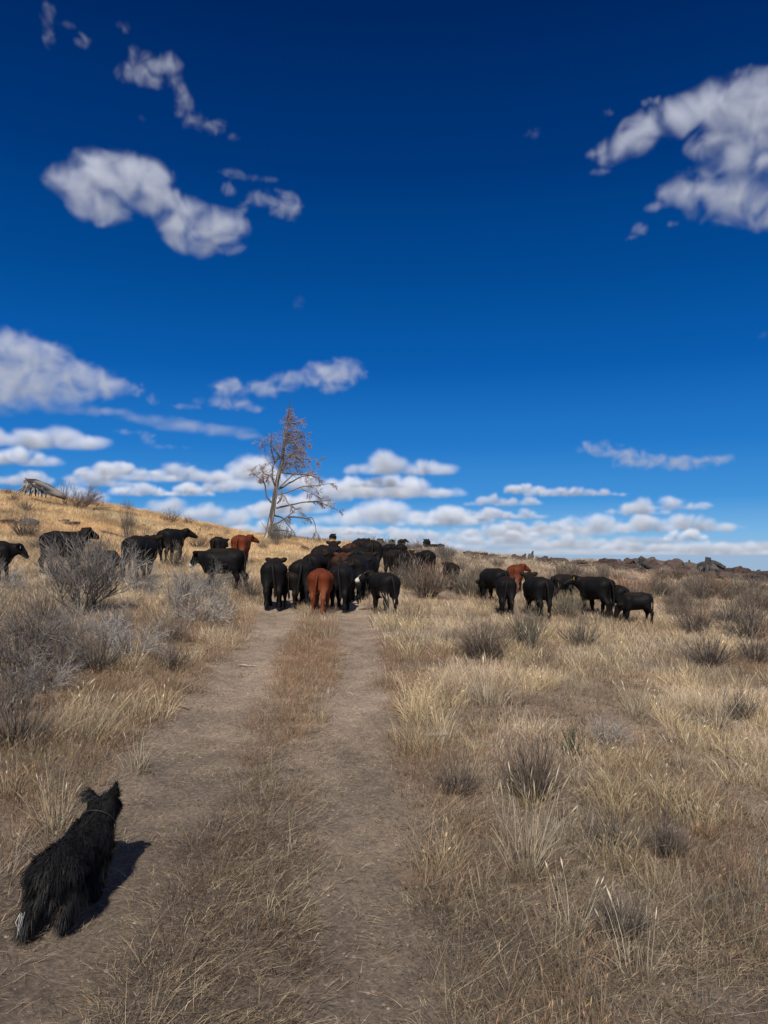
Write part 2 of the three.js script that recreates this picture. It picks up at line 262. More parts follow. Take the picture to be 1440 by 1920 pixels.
{
  const lines = (near, first, grow, end) => { const l = [0]; let s = first, x = 0; while (x < end) { if (x > near) s *= grow; x += s; l.push(x); } return l; };
  const xs = lines(5.5, 0.075, 1.035, 3200), X = [...xs.slice(1).reverse().map((v) => -v), ...xs];
  const ds = [...lines(0, 0.1, 1.09, 3000).slice(1).reverse().map((v) => 2 - v)], D = ds.slice();
  for (let d = 2, s = 0.07; d < 3400;) { D.push(d); if (d > 7) s = d < 70 ? d * 0.011 : s * 1.06; d += s; }
  const nx = X.length, nd = D.length, pos = new Float32Array(nx * nd * 3), col = new Float32Array(nx * nd * 3), uv = new Float32Array(nx * nd * 2), idx = [];
  for (let j = 0; j < nd; j++) for (let i = 0; i < nx; i++) {
    const x = X[i], d = D[j], o = j * nx + i, near = d > 1 && d < 14 && Math.abs(x) < 8;
    pos[o * 3] = x; pos[o * 3 + 1] = H(x, -d) + (near ? 0.008 * fbm2(x * 1.9, d * 1.9, 2) : 0); pos[o * 3 + 2] = -d;
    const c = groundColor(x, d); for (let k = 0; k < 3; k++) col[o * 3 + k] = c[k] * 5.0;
    uv[o * 2] = (x * 0.97 + d * 0.24) / TILE; uv[o * 2 + 1] = (d * 0.97 - x * 0.24) / TILE;
    if (i && j) { const a = o - nx - 1, b = o - nx, e = o - 1; idx.push(a, b, e, b, o, e); }
  }
  const g = new THREE.BufferGeometry(); g.setAttribute('position', new THREE.BufferAttribute(pos, 3)); g.setAttribute('color', new THREE.BufferAttribute(col, 3)); g.setAttribute('uv', new THREE.BufferAttribute(uv, 2)); g.setIndex(idx); g.computeVertexNormals();
  const m = new THREE.Mesh(g, groundMat); m.name = 'ground'; m.receiveShadow = true; m.userData = { kind: 'structure' }; scene.add(m);
  console.log('ground', nx, nd, idx.length / 3);
}
// ------------------------------------------------------------------ blades, tubes
class Tris {
  constructor() { this.p = []; this.c = []; this.i = []; }
  strip(pts, ws, side, col0, col1) {                              // a tapering ribbon
    const n0 = this.p.length / 3, n = pts.length;
    for (let k = 0; k < n; k++) { const w = ws[k], t = k / (n - 1), c = [0, 1, 2].map((q) => lerp(col0[q], col1[q], t)); const p = pts[k];
      if (k === n - 1) { this.p.push(p[0], p[1], p[2]); this.c.push(...c); }
      else { this.p.push(p[0] - side[0] * w, p[1] - side[1] * w, p[2] - side[2] * w, p[0] + side[0] * w, p[1] + side[1] * w, p[2] + side[2] * w); this.c.push(...c, ...c); } }
    for (let k = 0; k < n - 1; k++) { const a = n0 + k * 2; if (k === n - 2) this.i.push(a, a + 1, a + 2); else this.i.push(a, a + 1, a + 2, a + 1, a + 3, a + 2); }
  }
  tube(pts, rs, sides, col) {
    const n0 = this.p.length / 3, n = pts.length; let u = new THREE.Vector3(), v = new THREE.Vector3(), t = new THREE.Vector3();
    for (let k = 0; k < n; k++) {
      const a = pts[Math.max(0, k - 1)], b = pts[Math.min(n - 1, k + 1)]; t.set(b[0] - a[0], b[1] - a[1], b[2] - a[2]).normalize();
      if (k === 0) { u.set(Math.abs(t.y) > 0.8 ? 1 : 0, Math.abs(t.y) > 0.8 ? 0 : 1, 0); } u.addScaledVector(t, -u.dot(t)).normalize(); v.crossVectors(t, u);
      for (let s = 0; s < sides; s++) { const A = s / sides * 6.2832, c = Math.cos(A) * rs[k], d = Math.sin(A) * rs[k]; this.p.push(pts[k][0] + u.x * c + v.x * d, pts[k][1] + u.y * c + v.y * d, pts[k][2] + u.z * c + v.z * d); const cc = typeof col === 'function' ? col(k / (n - 1), s / sides) : col; this.c.push(cc[0], cc[1], cc[2]); }
    }
    for (let k = 0; k < n - 1; k++) for (let s = 0; s < sides; s++) { const a = n0 + k * sides + s, b = n0 + k * sides + (s + 1) % sides; this.i.push(a, b, a + sides, b, b + sides, a + sides); }
    const cap = this.p.length / 3, e = pts[n - 1]; this.p.push(...e); const cc = typeof col === 'function' ? col(1, 0) : col; this.c.push(cc[0], cc[1], cc[2]);
    for (let s = 0; s < sides; s++) this.i.push(n0 + (n - 1) * sides + s, n0 + (n - 1) * sides + (s + 1) % sides, cap);
  }
  geo() { const g = new THREE.BufferGeometry(); g.setAttribute('position', new THREE.Float32BufferAttribute(this.p, 3)); g.setAttribute('color', new THREE.Float32BufferAttribute(this.c, 3)); g.setIndex(this.i); g.computeVertexNormals(); return g; }
}
const bladeMat = new THREE.MeshStandardMaterial({ vertexColors: true, roughness: 0.75, side: THREE.DoubleSide });
const woodMat = new THREE.MeshStandardMaterial({ vertexColors: true, roughness: 0.9 });
const mul = (c, k) => [c[0] * k, c[1] * k, c[2] * k];
const STRAW = [0.47, 0.375, 0.245], PALE = [0.58, 0.495, 0.36], TAN = [0.31, 0.235, 0.155], RUST = [0.27, 0.16, 0.105], GREYB = [0.24, 0.205, 0.165];
const pick = (a) => a[(rnd() * a.length) | 0];
function blades(o) {
  const t = o.into ?? new Tris();
  for (let i = 0; i < o.n; i++) {
    const a = R(0, 6.2832), q = o.base * Math.sqrt(rnd()), dirA = a + R(-0.9, 0.9), h = R(o.h[0], o.h[1]), lean = R(o.lean[0], o.lean[1]), curl = R(o.curl[0], o.curl[1]), w = o.w * R(0.6, 1.3), kink = R(-0.5, 0.5);
    let x = Math.cos(a) * q + (o.at?.[0] ?? 0), y = -0.015, z = Math.sin(a) * q + (o.at?.[1] ?? 0), th = lean; const pts = [[x, y, z]], n = o.seg ?? 3; let hd = dirA;
    for (let k = 0; k < n; k++) { x += Math.cos(hd) * Math.sin(th) * h / n; z += Math.sin(hd) * Math.sin(th) * h / n; y += Math.cos(th) * h / n; th = Math.min(th + curl / n, 1.9); hd += kink / n; pts.push([x, Math.max(y, 0.006), z]); }
    if (o.wind) pts.forEach((p, k) => { const f = (k / n) ** 1.5; p[0] += o.wind[0] * f * h; p[2] += o.wind[1] * f * h; });
    const col = mul(pick(o.cols), R(0.42, 1.05)), sideA = R(0, 6.2832), ws = pts.map((_, k) => w * (1 - 0.75 * k / n));
    t.strip(pts, ws, [Math.cos(sideA), 0, Math.sin(sideA)], mul(col, 0.8), mul(col, 1.12));
    if (o.head && rnd() < o.head) { const e = pts[n], p = pts[n - 1], dx = e[0] - p[0], dy = e[1] - p[1], dz = e[2] - p[2], hl = R(0.25, 0.5); t.strip([[e[0] - dx * hl, e[1] - dy * hl, e[2] - dz * hl], [e[0], e[1], e[2]], [e[0] + dx * hl, e[1] + dy * hl * 0.9, e[2] + dz * hl]], [w * 0.6, w * 2.4, 0], [Math.cos(sideA), 0, Math.sin(sideA)], mul(col, 1.1), mul(col, 1.15)); }
  }
  return t;
}
// ------------------------------------------------------------------ grass and litter (nobody could count it)
const Mx = new THREE.Matrix4(), Q = new THREE.Quaternion(), E3 = new THREE.Euler(), V1 = new THREE.Vector3(), V2 = new THREE.Vector3();
const keepOut = [];                                               // [x, z, radius]: trampled under animals, trunks and stones
function scatter(name, geo, label, category, n, d0, d1, pow, accept, size, tint, mat = bladeMat) {
  const list = [];
  for (let tries = 0; list.length < n && tries < n * 30; tries++) {
    const d = Math.pow(lerp(Math.pow(d0, pow), Math.pow(d1, pow), rnd()), 1 / pow), x = R(-0.6, 0.6) * d + R(-0.8, 0.8), k = accept(x, d);
    if (rnd() > k) continue;
    list.push([x, d, k]);
  }
  const m = new THREE.InstancedMesh(geo, mat, list.length); m.name = numbered(name); m.castShadow = m.receiveShadow = true; m.userData = { label, category, kind: 'stuff' };
  const C = new THREE.Color();
  list.forEach(([x, d, k], i) => {
    const s = size(x, d); Q.setFromEuler(E3.set(R(-0.12, 0.12), R(0, 6.2832), R(-0.12, 0.12)));
    Mx.compose(V1.set(x, H(x, -d) - 0.004, -d), Q, V2.set(s, s * R(0.8, 1.25), s)); m.setMatrixAt(i, Mx);
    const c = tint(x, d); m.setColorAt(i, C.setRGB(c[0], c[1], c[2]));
  });
  scene.add(m); console.log(name, list.length, geo.index.count / 3);
  return m;
}
const patch = (x, d, f, o) => fbm2(x * f + o, d * f + o * 1.7, 3);
const hill = (x, d) => sstep(15, 30, d) * sstep(1, -5, x);
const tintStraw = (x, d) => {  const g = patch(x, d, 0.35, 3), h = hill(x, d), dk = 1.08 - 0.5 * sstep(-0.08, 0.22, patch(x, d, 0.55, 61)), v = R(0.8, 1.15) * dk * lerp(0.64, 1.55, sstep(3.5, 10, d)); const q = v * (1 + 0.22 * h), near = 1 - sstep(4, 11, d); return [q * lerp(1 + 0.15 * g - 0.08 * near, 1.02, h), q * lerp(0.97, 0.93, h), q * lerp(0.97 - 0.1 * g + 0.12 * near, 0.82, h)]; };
const rustAt = (x, d) => clamp(sstep(0.08, 0.34, fbm2(x * 0.5 + 70, d * 0.3, 3)) * 0.7 + 0.9 * sstep(6.5, 11, d) * inTrack(x, d) + 0.6 * sstep(-1.4, -2.2, x) * sstep(-5.5, -3.5, x) * sstep(4, 9, d) * (1 - sstep(16, 22, d)));
rnd = RNG(101);
const strawLitter = blades({ n: 34, base: 0.17, h: [0.05, 0.2], lean: [1.25, 1.6], curl: [-0.1, 0.4], w: 0.0016, cols: [STRAW, PALE, TAN, GREYB], seg: 2 }).geo();
const chaff = blades({ n: 40, base: 0.16, h: [0.02, 0.07], lean: [1.0, 1.65], curl: [0, 0.6], w: 0.0022, cols: [STRAW, PALE, GREYB, TAN, RUST], seg: 2 }).geo();
const shortGrass = blades({ n: 26, base: 0.085, h: [0.05, 0.17], lean: [0.1, 1.45], curl: [-0.3, 0.9], w: 0.0015, cols: [STRAW, TAN, GREYB, PALE], seg: 3 }).geo();
const midGrass = blades({ n: 17, base: 0.06, h: [0.13, 0.31], lean: [0.05, 0.8], curl: [-0.1, 1.0], w: 0.0017, cols: [STRAW, STRAW, PALE, TAN], seg: 4, head: 0.15 }).geo();
const fineGrass = blades({ n: 28, base: 0.1, h: [0.09, 0.22], lean: [0.0, 0.6], curl: [0.1, 0.9], w: 0.0015, cols: [RUST, RUST, TAN, [0.37, 0.225, 0.13]], seg: 3, head: 0.4 }).geo();
const farGrass = blades({ n: 15, base: 0.14, h: [0.12, 0.30], lean: [0.05, 0.75], curl: [0.1, 0.9], w: 0.0048, cols: [STRAW, STRAW, PALE, TAN], seg: 3 }).geo();
const browse = blades({ n: 18, base: 0.13, h: [0.10, 0.28], lean: [0.05, 0.8], curl: [0.0, 0.5], w: 0.003, cols: [GREYB, [0.22, 0.17, 0.13], [0.26, 0.19, 0.13], TAN], seg: 3 }).geo();
const open = (x, d) => 1 - Math.min(1, 1.12 * bare(x, d));
scatter('straw_litter', strawLitter, 'broken straw lying flat over the track and the ground beside it', 'straw', 15000, 2.6, 20, 1.3, (x, d) => (0.3 + 0.7 * sstep(-0.2, 0.25, patch(x, d, 1.3, 8))) * (1 - 0.8 * bare(x, d)), () => R(0.6, 1.25), (x, d) => mul([1, 0.97, 0.92], R(0.7, 1.45)));
scatter('chaff', chaff, 'short brown chaff and leaf bits strewn over the ground between the grasses', 'chaff', 11000, 2.6, 16, 1.3, (x, d) => 0.12 + 0.88 * open(x, d), () => R(0.7, 1.3), (x, d) => mul(rnd() < 0.3 ? [0.8, 0.66, 0.55] : [1, 0.95, 0.88], R(0.3, 1.15)));
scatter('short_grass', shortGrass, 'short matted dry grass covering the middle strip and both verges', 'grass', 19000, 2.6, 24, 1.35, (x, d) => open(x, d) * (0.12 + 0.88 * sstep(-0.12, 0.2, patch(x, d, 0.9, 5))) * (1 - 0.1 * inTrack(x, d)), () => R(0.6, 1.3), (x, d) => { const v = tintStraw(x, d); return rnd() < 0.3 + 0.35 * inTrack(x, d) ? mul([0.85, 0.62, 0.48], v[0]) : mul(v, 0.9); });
scatter('tall_grass', midGrass, 'loose taller straw-coloured grass stems standing on the verges', 'grass', 7000, 2.8, 26, 1.5, (x, d) => open(x, d) * (1 - 0.72 * inTrack(x, d)) * sstep(0.0, 0.28, patch(x, d, 0.55, 15)), (x, d) => R(0.6, 1.15), tintStraw);
scatter('reddish_grass', fineGrass, 'fine reddish brown grass in the middle strip and along the track edges', 'grass', 8000, 3.0, 30, 1.4, (x, d) => open(x, d) * rustAt(x, d) * lerp(0.45, 1, sstep(4.5, 8, d)), () => R(0.6, 1.1), (x, d) => { const v = R(0.7, 1.25); return [v * 1.05, v * lerp(0.9, 1.25, rnd()), v]; });
scatter('brown_undergrowth', browse, 'low grey brown weeds and dead stalks among the grass', 'undergrowth', 14000, 3.5, 50, 1.6, (x, d) => open(x, d) * (0.2 + 0.8 * sstep(-0.1, 0.25, patch(x, d, 0.4, 33)) + 0.5 * sstep(-2.6, -3.6, x) * sstep(8, 10, d) * (1 - sstep(19, 22, d))) * lerp(0.6, 1, sstep(8, 15, d)) * (1 - 0.75 * hill(x, d)) * (1 - 0.9 * inTrack(x, d)), () => R(0.5, 1.3), () => mul([1, 0.95, 0.9], R(0.6, 1.25)));
scatter('slope_grass', farGrass, 'golden and straw-coloured dry grass over the far slope up to the crest', 'grass', 52000, 13, 66, 1.5, (x, d) => open(x, d) * lerp(0.08 + 0.6 * sstep(-0.1, 0.25, patch(x, d, 0.45, 27)), 1, hill(x, d)), (x, d) => R(0.5, 1.1) * lerp(0.9, 1.35, sstep(24, 50, d)), (x, d) => { const v = tintStraw(x, d), h = hill(x, d), g = patch(x, d, 0.22, 50); return [v[0] * (1 - 0.0 * g), v[1] * lerp(1, 0.95 - 0.25 * g, h), v[2] * lerp(1, 0.85 - 0.4 * g, h)]; });
const strawTuft = blades({ n: 70, base: 0.11, h: [0.12, 0.4], lean: [0.05, 0.85], curl: [0.1, 1.1], w: 0.0026, cols: [PALE, PALE, STRAW, [0.6, 0.47, 0.28]], seg: 4, head: 0.12 }).geo();
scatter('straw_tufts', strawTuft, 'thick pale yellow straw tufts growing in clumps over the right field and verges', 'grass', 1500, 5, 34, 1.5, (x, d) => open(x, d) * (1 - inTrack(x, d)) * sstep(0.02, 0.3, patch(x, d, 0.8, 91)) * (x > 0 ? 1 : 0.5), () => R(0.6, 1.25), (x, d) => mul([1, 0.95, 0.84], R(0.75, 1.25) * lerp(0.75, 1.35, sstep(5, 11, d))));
const loneStem = blades({ n: 4, base: 0.12, h: [0.16, 0.42], lean: [0.1, 1.1], curl: [-0.3, 0.7], w: 0.0013, cols: [PALE, STRAW, STRAW], seg: 4 }).geo();
scatter('straw_stems', loneStem, 'single thin pale straw stems standing up out of the short grass', 'straw', 1500, 2.8, 12, 1.5, (x, d) => open(x, d) * (0.25 + 0.75 * sstep(-0.1, 0.25, patch(x, d, 0.8, 71))), () => R(0.6, 1.15), () => mul([1, 0.96, 0.88], R(0.8, 1.4)));
{
  const g = new THREE.IcosahedronGeometry(1, 1), p = g.attributes.position; for (let i = 0; i < p.count; i++) { const n = 1 + 0.35 * noise3(p.getX(i) * 1.7, p.getY(i) * 1.7, p.getZ(i) * 1.7); p.setXYZ(i, p.getX(i) * n, p.getY(i) * n * 0.6, p.getZ(i) * n); }
  g.setIndex([...Array(p.count).keys()]); g.computeVertexNormals();
  scatter('dirt_clods', g, 'small clods and pebbles scattered over the dirt of the wheel tracks', 'dirt', 6000, 2.6, 15, 1.2, (x, d) => 0.35 + 0.65 * bare(x, d), () => 0.003 + 0.013 * Math.pow(rnd(), 4), () => mul([0.25, 0.205, 0.17], R(0.6, 1.3)), new THREE.MeshStandardMaterial({ roughness: 0.95 }));
}
// ------------------------------------------------------------------ shrubs
// bare woody skeleton: crooked stems that fork twice; wood and fine twigs are parts
function skeleton(seed, o) {
  rnd = RNG(seed);
  const wood = new Tris(), twig = new Tris();
  const grow = (p, dir, len, r, lvl) => {
    const n = lvl === 0 ? 6 : lvl === 1 ? 5 : 3, pts = [p.slice()], rs = [r]; let d = dir.clone(), q = p.slice();
    for (let k = 0; k < n; k++) {
      d.x += R(-1, 1) * o.crook; d.y += R(-0.8, 0.9) * o.crook + (o.lift ?? 0) * 0.1; d.z += R(-1, 1) * o.crook; d.x += (o.wind?.[0] ?? 0) * 0.12; d.z += (o.wind?.[1] ?? 0) * 0.12; d.normalize();
      if (q[1] < 0.05 && d.y < 0) d.y = Math.abs(d.y) * 0.5;
      q = [q[0] + d.x * len / n, Math.max(0.02, q[1] + d.y * len / n), q[2] + d.z * len / n]; pts.push(q); rs.push(r * (1 - 0.72 * (k + 1) / n));
      const kids = lvl === 0 ? (k > 0 ? o.kids[0] : 0) : lvl === 1 ? (k > 0 ? o.kids[1] : 0) : 0;
      for (let j = 0; j < kids; j++) { const b = d.clone().add(V1.set(R(-1, 1), R(o.drop ?? -0.5, 1), R(-1, 1)).multiplyScalar(o.splay)).normalize(); grow(q, b, len * R(0.4, 0.68), r * 0.5 * (1 - 0.4 * k / n), lvl + 1); }
    }
    const c0 = mul(pick(o.cols), R(0.75, 1.2));
    if (lvl < 2) wood.tube(pts, rs, lvl === 0 ? 6 : 4, (t) => mul(c0, lerp(0.7, 1.1, t)));
    else twig.tube(pts, rs.map((v) => Math.max(v, 0.0022)), 3, c0);
  };
  for (let i = 0; i < o.stems; i++) { const a = R(0, 6.2832) , t = R(o.tilt[0], o.tilt[1]); grow([Math.cos(a) * 0.05, -0.03, Math.sin(a) * 0.05], new THREE.Vector3(Math.cos(a) * Math.sin(t), Math.cos(t), Math.sin(a) * Math.sin(t)), R(0.75, 1.1), R(0.014, 0.026), 0); }
  return { branches: wood.geo(), twigs: twig.geo() };
}
// leafless upright brush: a fan of thin broom-like stems with dry tips
function brush(seed, o) {
  rnd = RNG(seed);
  const stem = new Tris(), tip = new Tris();
  for (let i = 0; i < o.n; i++) {
    const a = R(0, 6.2832), th = Math.pow(rnd(), 0.7) * o.spread, len = R(0.6, 1.05) * (1 - 0.25 * th), d = new THREE.Vector3(Math.cos(a) * Math.sin(th), Math.cos(th), Math.sin(a) * Math.sin(th)), col = mul(pick(o.cols), R(0.7, 1.25));
    let q = [Math.cos(a) * 0.1 * rnd(), -0.03, Math.sin(a) * 0.1 * rnd()]; const pts = [q];
    for (let k = 0; k < 4; k++) { d.x += R(-0.14, 0.14); d.z += R(-0.14, 0.14); d.y += 0.05; d.normalize(); q = [q[0] + d.x * len / 4, q[1] + d.y * len / 4, q[2] + d.z * len / 4]; pts.push(q); }
    stem.tube(pts, [0.006, 0.005, 0.004, 0.003, 0.0018], 3, (t) => mul(col, lerp(0.6, 1.05, t)));
    for (let j = 0; j < o.tips; j++) {
      const k = 1 + ((rnd() * 4) | 0), p = pts[Math.min(k, 4)], l = R(0.08, 0.26), e = new THREE.Vector3(d.x + R(-0.6, 0.6), d.y + R(-0.1, 0.5), d.z + R(-0.6, 0.6)).normalize(), s = R(0, 6.2832), c = mul(pick(o.tipCols), R(0.7, 1.3));
      tip.strip([p, [p[0] + e.x * l * 0.6, p[1] + e.y * l * 0.6, p[2] + e.z * l * 0.6], [p[0] + e.x * l, p[1] + e.y * l, p[2] + e.z * l]], [0.0025, 0.0035, 0], [Math.cos(s), 0, Math.sin(s)], mul(c, 0.8), c);
      if (o.leaf) for (let m = 0; m < o.leaf; m++) { const f = R(0.3, 1), b = [p[0] + e.x * l * f, p[1] + e.y * l * f, p[2] + e.z * l * f], w = new THREE.Vector3(R(-1, 1), R(-0.2, 1), R(-1, 1)).normalize().multiplyScalar(R(0.015, 0.035)); tip.strip([b, [b[0] + w.x, b[1] + w.y, b[2] + w.z]], [0.005, 0], [Math.cos(s + m), 0, Math.sin(s + m)], c, mul(c, 1.15)); }
    }
  }
  return { branches: stem.geo(), twigs: tip.geo() };
}
const GREYWOOD = [[0.25, 0.22, 0.195], [0.16, 0.14, 0.124], [0.37, 0.335, 0.30], [0.085, 0.072, 0.062]], DARKWOOD = [[0.085, 0.068, 0.06], [0.055, 0.044, 0.04], [0.13, 0.112, 0.104]], SILVER = [[0.41, 0.375, 0.34], [0.24, 0.215, 0.19], [0.52, 0.48, 0.435], [0.10, 0.088, 0.078]];
const BROWNSTEM = [[0.13, 0.098, 0.075], [0.09, 0.07, 0.056], [0.17, 0.13, 0.10]], DRYTIP = [[0.19, 0.145, 0.108], [0.13, 0.10, 0.078], [0.26, 0.205, 0.15]];
const KIND = {
  tall: [1, 2].map((s) => skeleton(500 + s, { stems: 14, tilt: [0.15, 1.15], crook: 0.24, kids: [2, 3], splay: 0.8, cols: GREYWOOD, lift: 1 })),
  swept: [1, 2, 3].map((s) => skeleton(520 + s, { stems: 12, tilt: [0.2, 1.4], crook: 0.3, kids: [2, 3], splay: 0.9, drop: -1, cols: SILVER, wind: [0.6, 0.15] })),
  dark: [1, 2].map((s) => skeleton(540 + s, { stems: 13, tilt: [0.3, 1.45], crook: 0.3, kids: [2, 3], splay: 0.9, drop: -0.9, cols: DARKWOOD.concat([GREYWOOD[0]]) })),
  brush: [1, 2, 3, 4].map((s) => brush(560 + s, { n: 135, spread: 0.95, tips: 8, cols: BROWNSTEM, tipCols: DRYTIP })),
  grey: [1, 2, 3].map((s) => brush(580 + s, { n: 105, spread: 1.15, tips: 8, cols: DARKWOOD, tipCols: [[0.165, 0.138, 0.11], [0.23, 0.195, 0.155], [0.115, 0.094, 0.078]] })),
  sage: [1, 2].map((s) => brush(600 + s, { n: 60, spread: 1.0, tips: 7, leaf: 3, cols: BROWNSTEM, tipCols: [[0.19, 0.18, 0.12], [0.25, 0.235, 0.17], [0.15, 0.145, 0.095]] })),
  rust: [1, 2].map((s) => brush(620 + s, { n: 70, spread: 0.8, tips: 8, cols: [[0.24, 0.13, 0.08]], tipCols: [[0.36, 0.18, 0.09], [0.30, 0.16, 0.09], [0.42, 0.24, 0.12]] })),
};
const SHRUBNAME = { tall: 'bare_sagebrush', swept: 'bare_sagebrush', dark: 'dead_shrub', brush: 'dry_brush', grey: 'grey_shrub', sage: 'sagebrush', rust: 'rusty_shrub' };
let shrubTurn = 0;
function shrub(kind, pos, h, wide, label, group, turn) {
  const v = KIND[kind], k = v[shrubTurn++ % v.length], t = thing(SHRUBNAME[kind], label, 'shrub', [pos[0], pos[1] - 0.02, pos[2]], turn ?? shrubTurn * 2.4, group);
  part(t, 'branch', k.branches, woodMat); part(t, 'twigs', k.twigs, kind === 'tall' || kind === 'swept' || kind === 'dark' ? woodMat : bladeMat).userData.kind = 'stuff';
  if (!k.size) { const p = k.twigs.attributes.position, ys = [], rs = []; for (let i = 0; i < p.count; i += 7) { ys.push(p.getY(i)); rs.push(Math.hypot(p.getX(i), p.getZ(i))); } const q = (a) => a.sort((u, w) => u - w)[Math.floor(a.length * 0.95)]; k.size = [q(ys), q(rs)]; }
  const ws = h * wide * 0.62 / k.size[1]; t.scale.set(ws, h / k.size[0], ws); return t;
}
shrub('tall', groundAt(152, 1150), 1.36, 1.3, 'tall bare grey sagebrush with dark forked stems in front of the big black cow', null, 0.4);
shrub('swept', groundAt(372, 1172), 0.85, 1.3, 'silvery windswept dead sagebrush beside the left wheel track, below the left-walking calf', null, 0.3);
shrub('swept', groundAt(248, 1240), 0.62, 1.4, 'low silvery dead sagebrush bent to the right, between two darker shrubs at left', null, 0.1);
shrub('dark', groundAt(30, 1290), 0.9, 1.4, 'wide dark tangled dead shrub at the left edge, above the leaning yellow grass', null, 2.0);
shrub('dark', groundAt(118, 1262), 0.5, 1.3, 'low dark brown tangle of dead twigs right of the wide dark shrub at left', null, 1.0);
shrub('grey', groundAt(215, 1190), 0.45, 1.3, 'brownish grey brush between the tall bare sagebrush and the silvery one');
shrub('swept', groundAt(252, 1118), 0.95, 1.1, 'pale bare branches sweeping right in front of the black cow with visible legs', null, 0.0);
shrub('sage', groundAt(408, 1108), 0.7, 1.1, 'olive grey sagebrush in front of the left-walking black calf with a white face');
shrub('swept', groundAt(440, 1112), 0.85, 0.9, 'long pale bare stems fanning over the black calf with a white face', null, 0.2);
shrub('swept', groundAt(8, 1112), 0.6, 1.2, 'pale broken branches at the left edge below the cropped black cow', null, 0.6);
shrub('grey', groundAt(60, 1205), 0.55, 1.3, 'dull grey brush at the left edge under the cropped black cow');
shrub('grey', groundAt(315, 1205), 0.42, 1.4, 'low grey brown brush just right of the bent silvery sagebrush');
shrub('grey', groundAt(320, 1258), 0.35, 1.6, 'low brown brush beside the reddish grass at the left track edge');
shrub('grey', groundAt(20, 1400), 0.45, 1.4, 'low grey shrub at the left edge beside the leaning yellow grass');
shrub('brush', groundAt(800, 1122), 0.95, 1.35, 'large tan brush right behind the white-faced calf at the track');
shrub('brush', groundAt(768, 1100), 0.8, 1.3, 'tan brush between the white-faced track calf and the far herd');
shrub('dark', groundAt(882, 1116), 0.72, 1.0, 'leafless brown bush whose branches half cover the lone black cow', null, 0.5);
shrub('brush', groundAt(985, 1205), 0.62, 1.1, 'brown brush below the cow with the brown tailhead');
shrub('grey', groundAt(1092, 1215), 0.62, 1.3, 'dark brown brush below the ear-tagged cow');
shrub('grey', groundAt(908, 1228), 0.5, 1.4, 'dark twiggy shrub in open grass right of the track, nearest below the leafless bush');
shrub('grey', groundAt(770, 1172), 0.4, 1.5, 'low grey shrub at the feet of the white-faced track calf');
shrub('sage', groundAt(1070, 1160), 0.55, 1.1, 'pale olive sagebrush at the feet of the ear-tagged cow');
shrub('grey', groundAt(1330, 1250), 0.65, 1.5, 'wide dark grey brush below the fallen reddish branch at right');
shrub('grey', groundAt(1415, 1245), 0.6, 1.3, 'dark grey brush at the right edge below the fallen reddish branch');
shrub('brush', groundAt(1400, 1150), 0.6, 1.3, 'brown brush at the right edge level with the side-on black calf');
shrub('sage', groundAt(1425, 1125), 0.55, 1.2, 'greenish grey sagebrush at the right edge behind the brown brush');
shrub('brush', groundAt(1000, 1500), 0.55, 0.95, 'upright brown broom-like shrub with yellow grass at its foot, left of the green seedling');
shrub('grey', groundAt(1250, 1605), 0.34, 1.1, 'dark olive shrublet left of the orange grass tuft');
shrub('grey', groundAt(1148, 1590), 0.26, 1.7, 'low dark grey shrub lying under the pale grass in the right foreground');
shrub('swept', groundAt(1140, 1402), 0.35, 1.3, 'small fan of bare pale stems right of the green seedling', null, 0.2);
shrub('grey', groundAt(1385, 1350), 0.4, 1.3, 'small round dark shrub near the right edge beside the pale bunchgrass');
shrub('grey', groundAt(858, 1488), 0.3, 1.5, 'low brown twiggy shrub beside the flat pale piece of wood');
shrub('grey', groundAt(1165, 1755), 0.26, 1.5, 'sparse brown twigs in the lower right foreground');
shrub('tall', atDepth(515, 49), 1.3, 1.3, 'grey bare shrub at the foot of the dead tree', null, 1.1);
shrub('dark', atDepth(238, 35), 1.5, 0.45, 'narrow dark dead bush standing alone on the hill behind the left cattle', null, 0.2);
shrub('grey', atDepth(45, 30), 0.9, 1.4, 'grey shrub on the left hillside below the split grey rock');
shrub('grey', atDepth(270, 31), 0.9, 1.5, 'grey shrub on the hill right of the narrow dead bush');
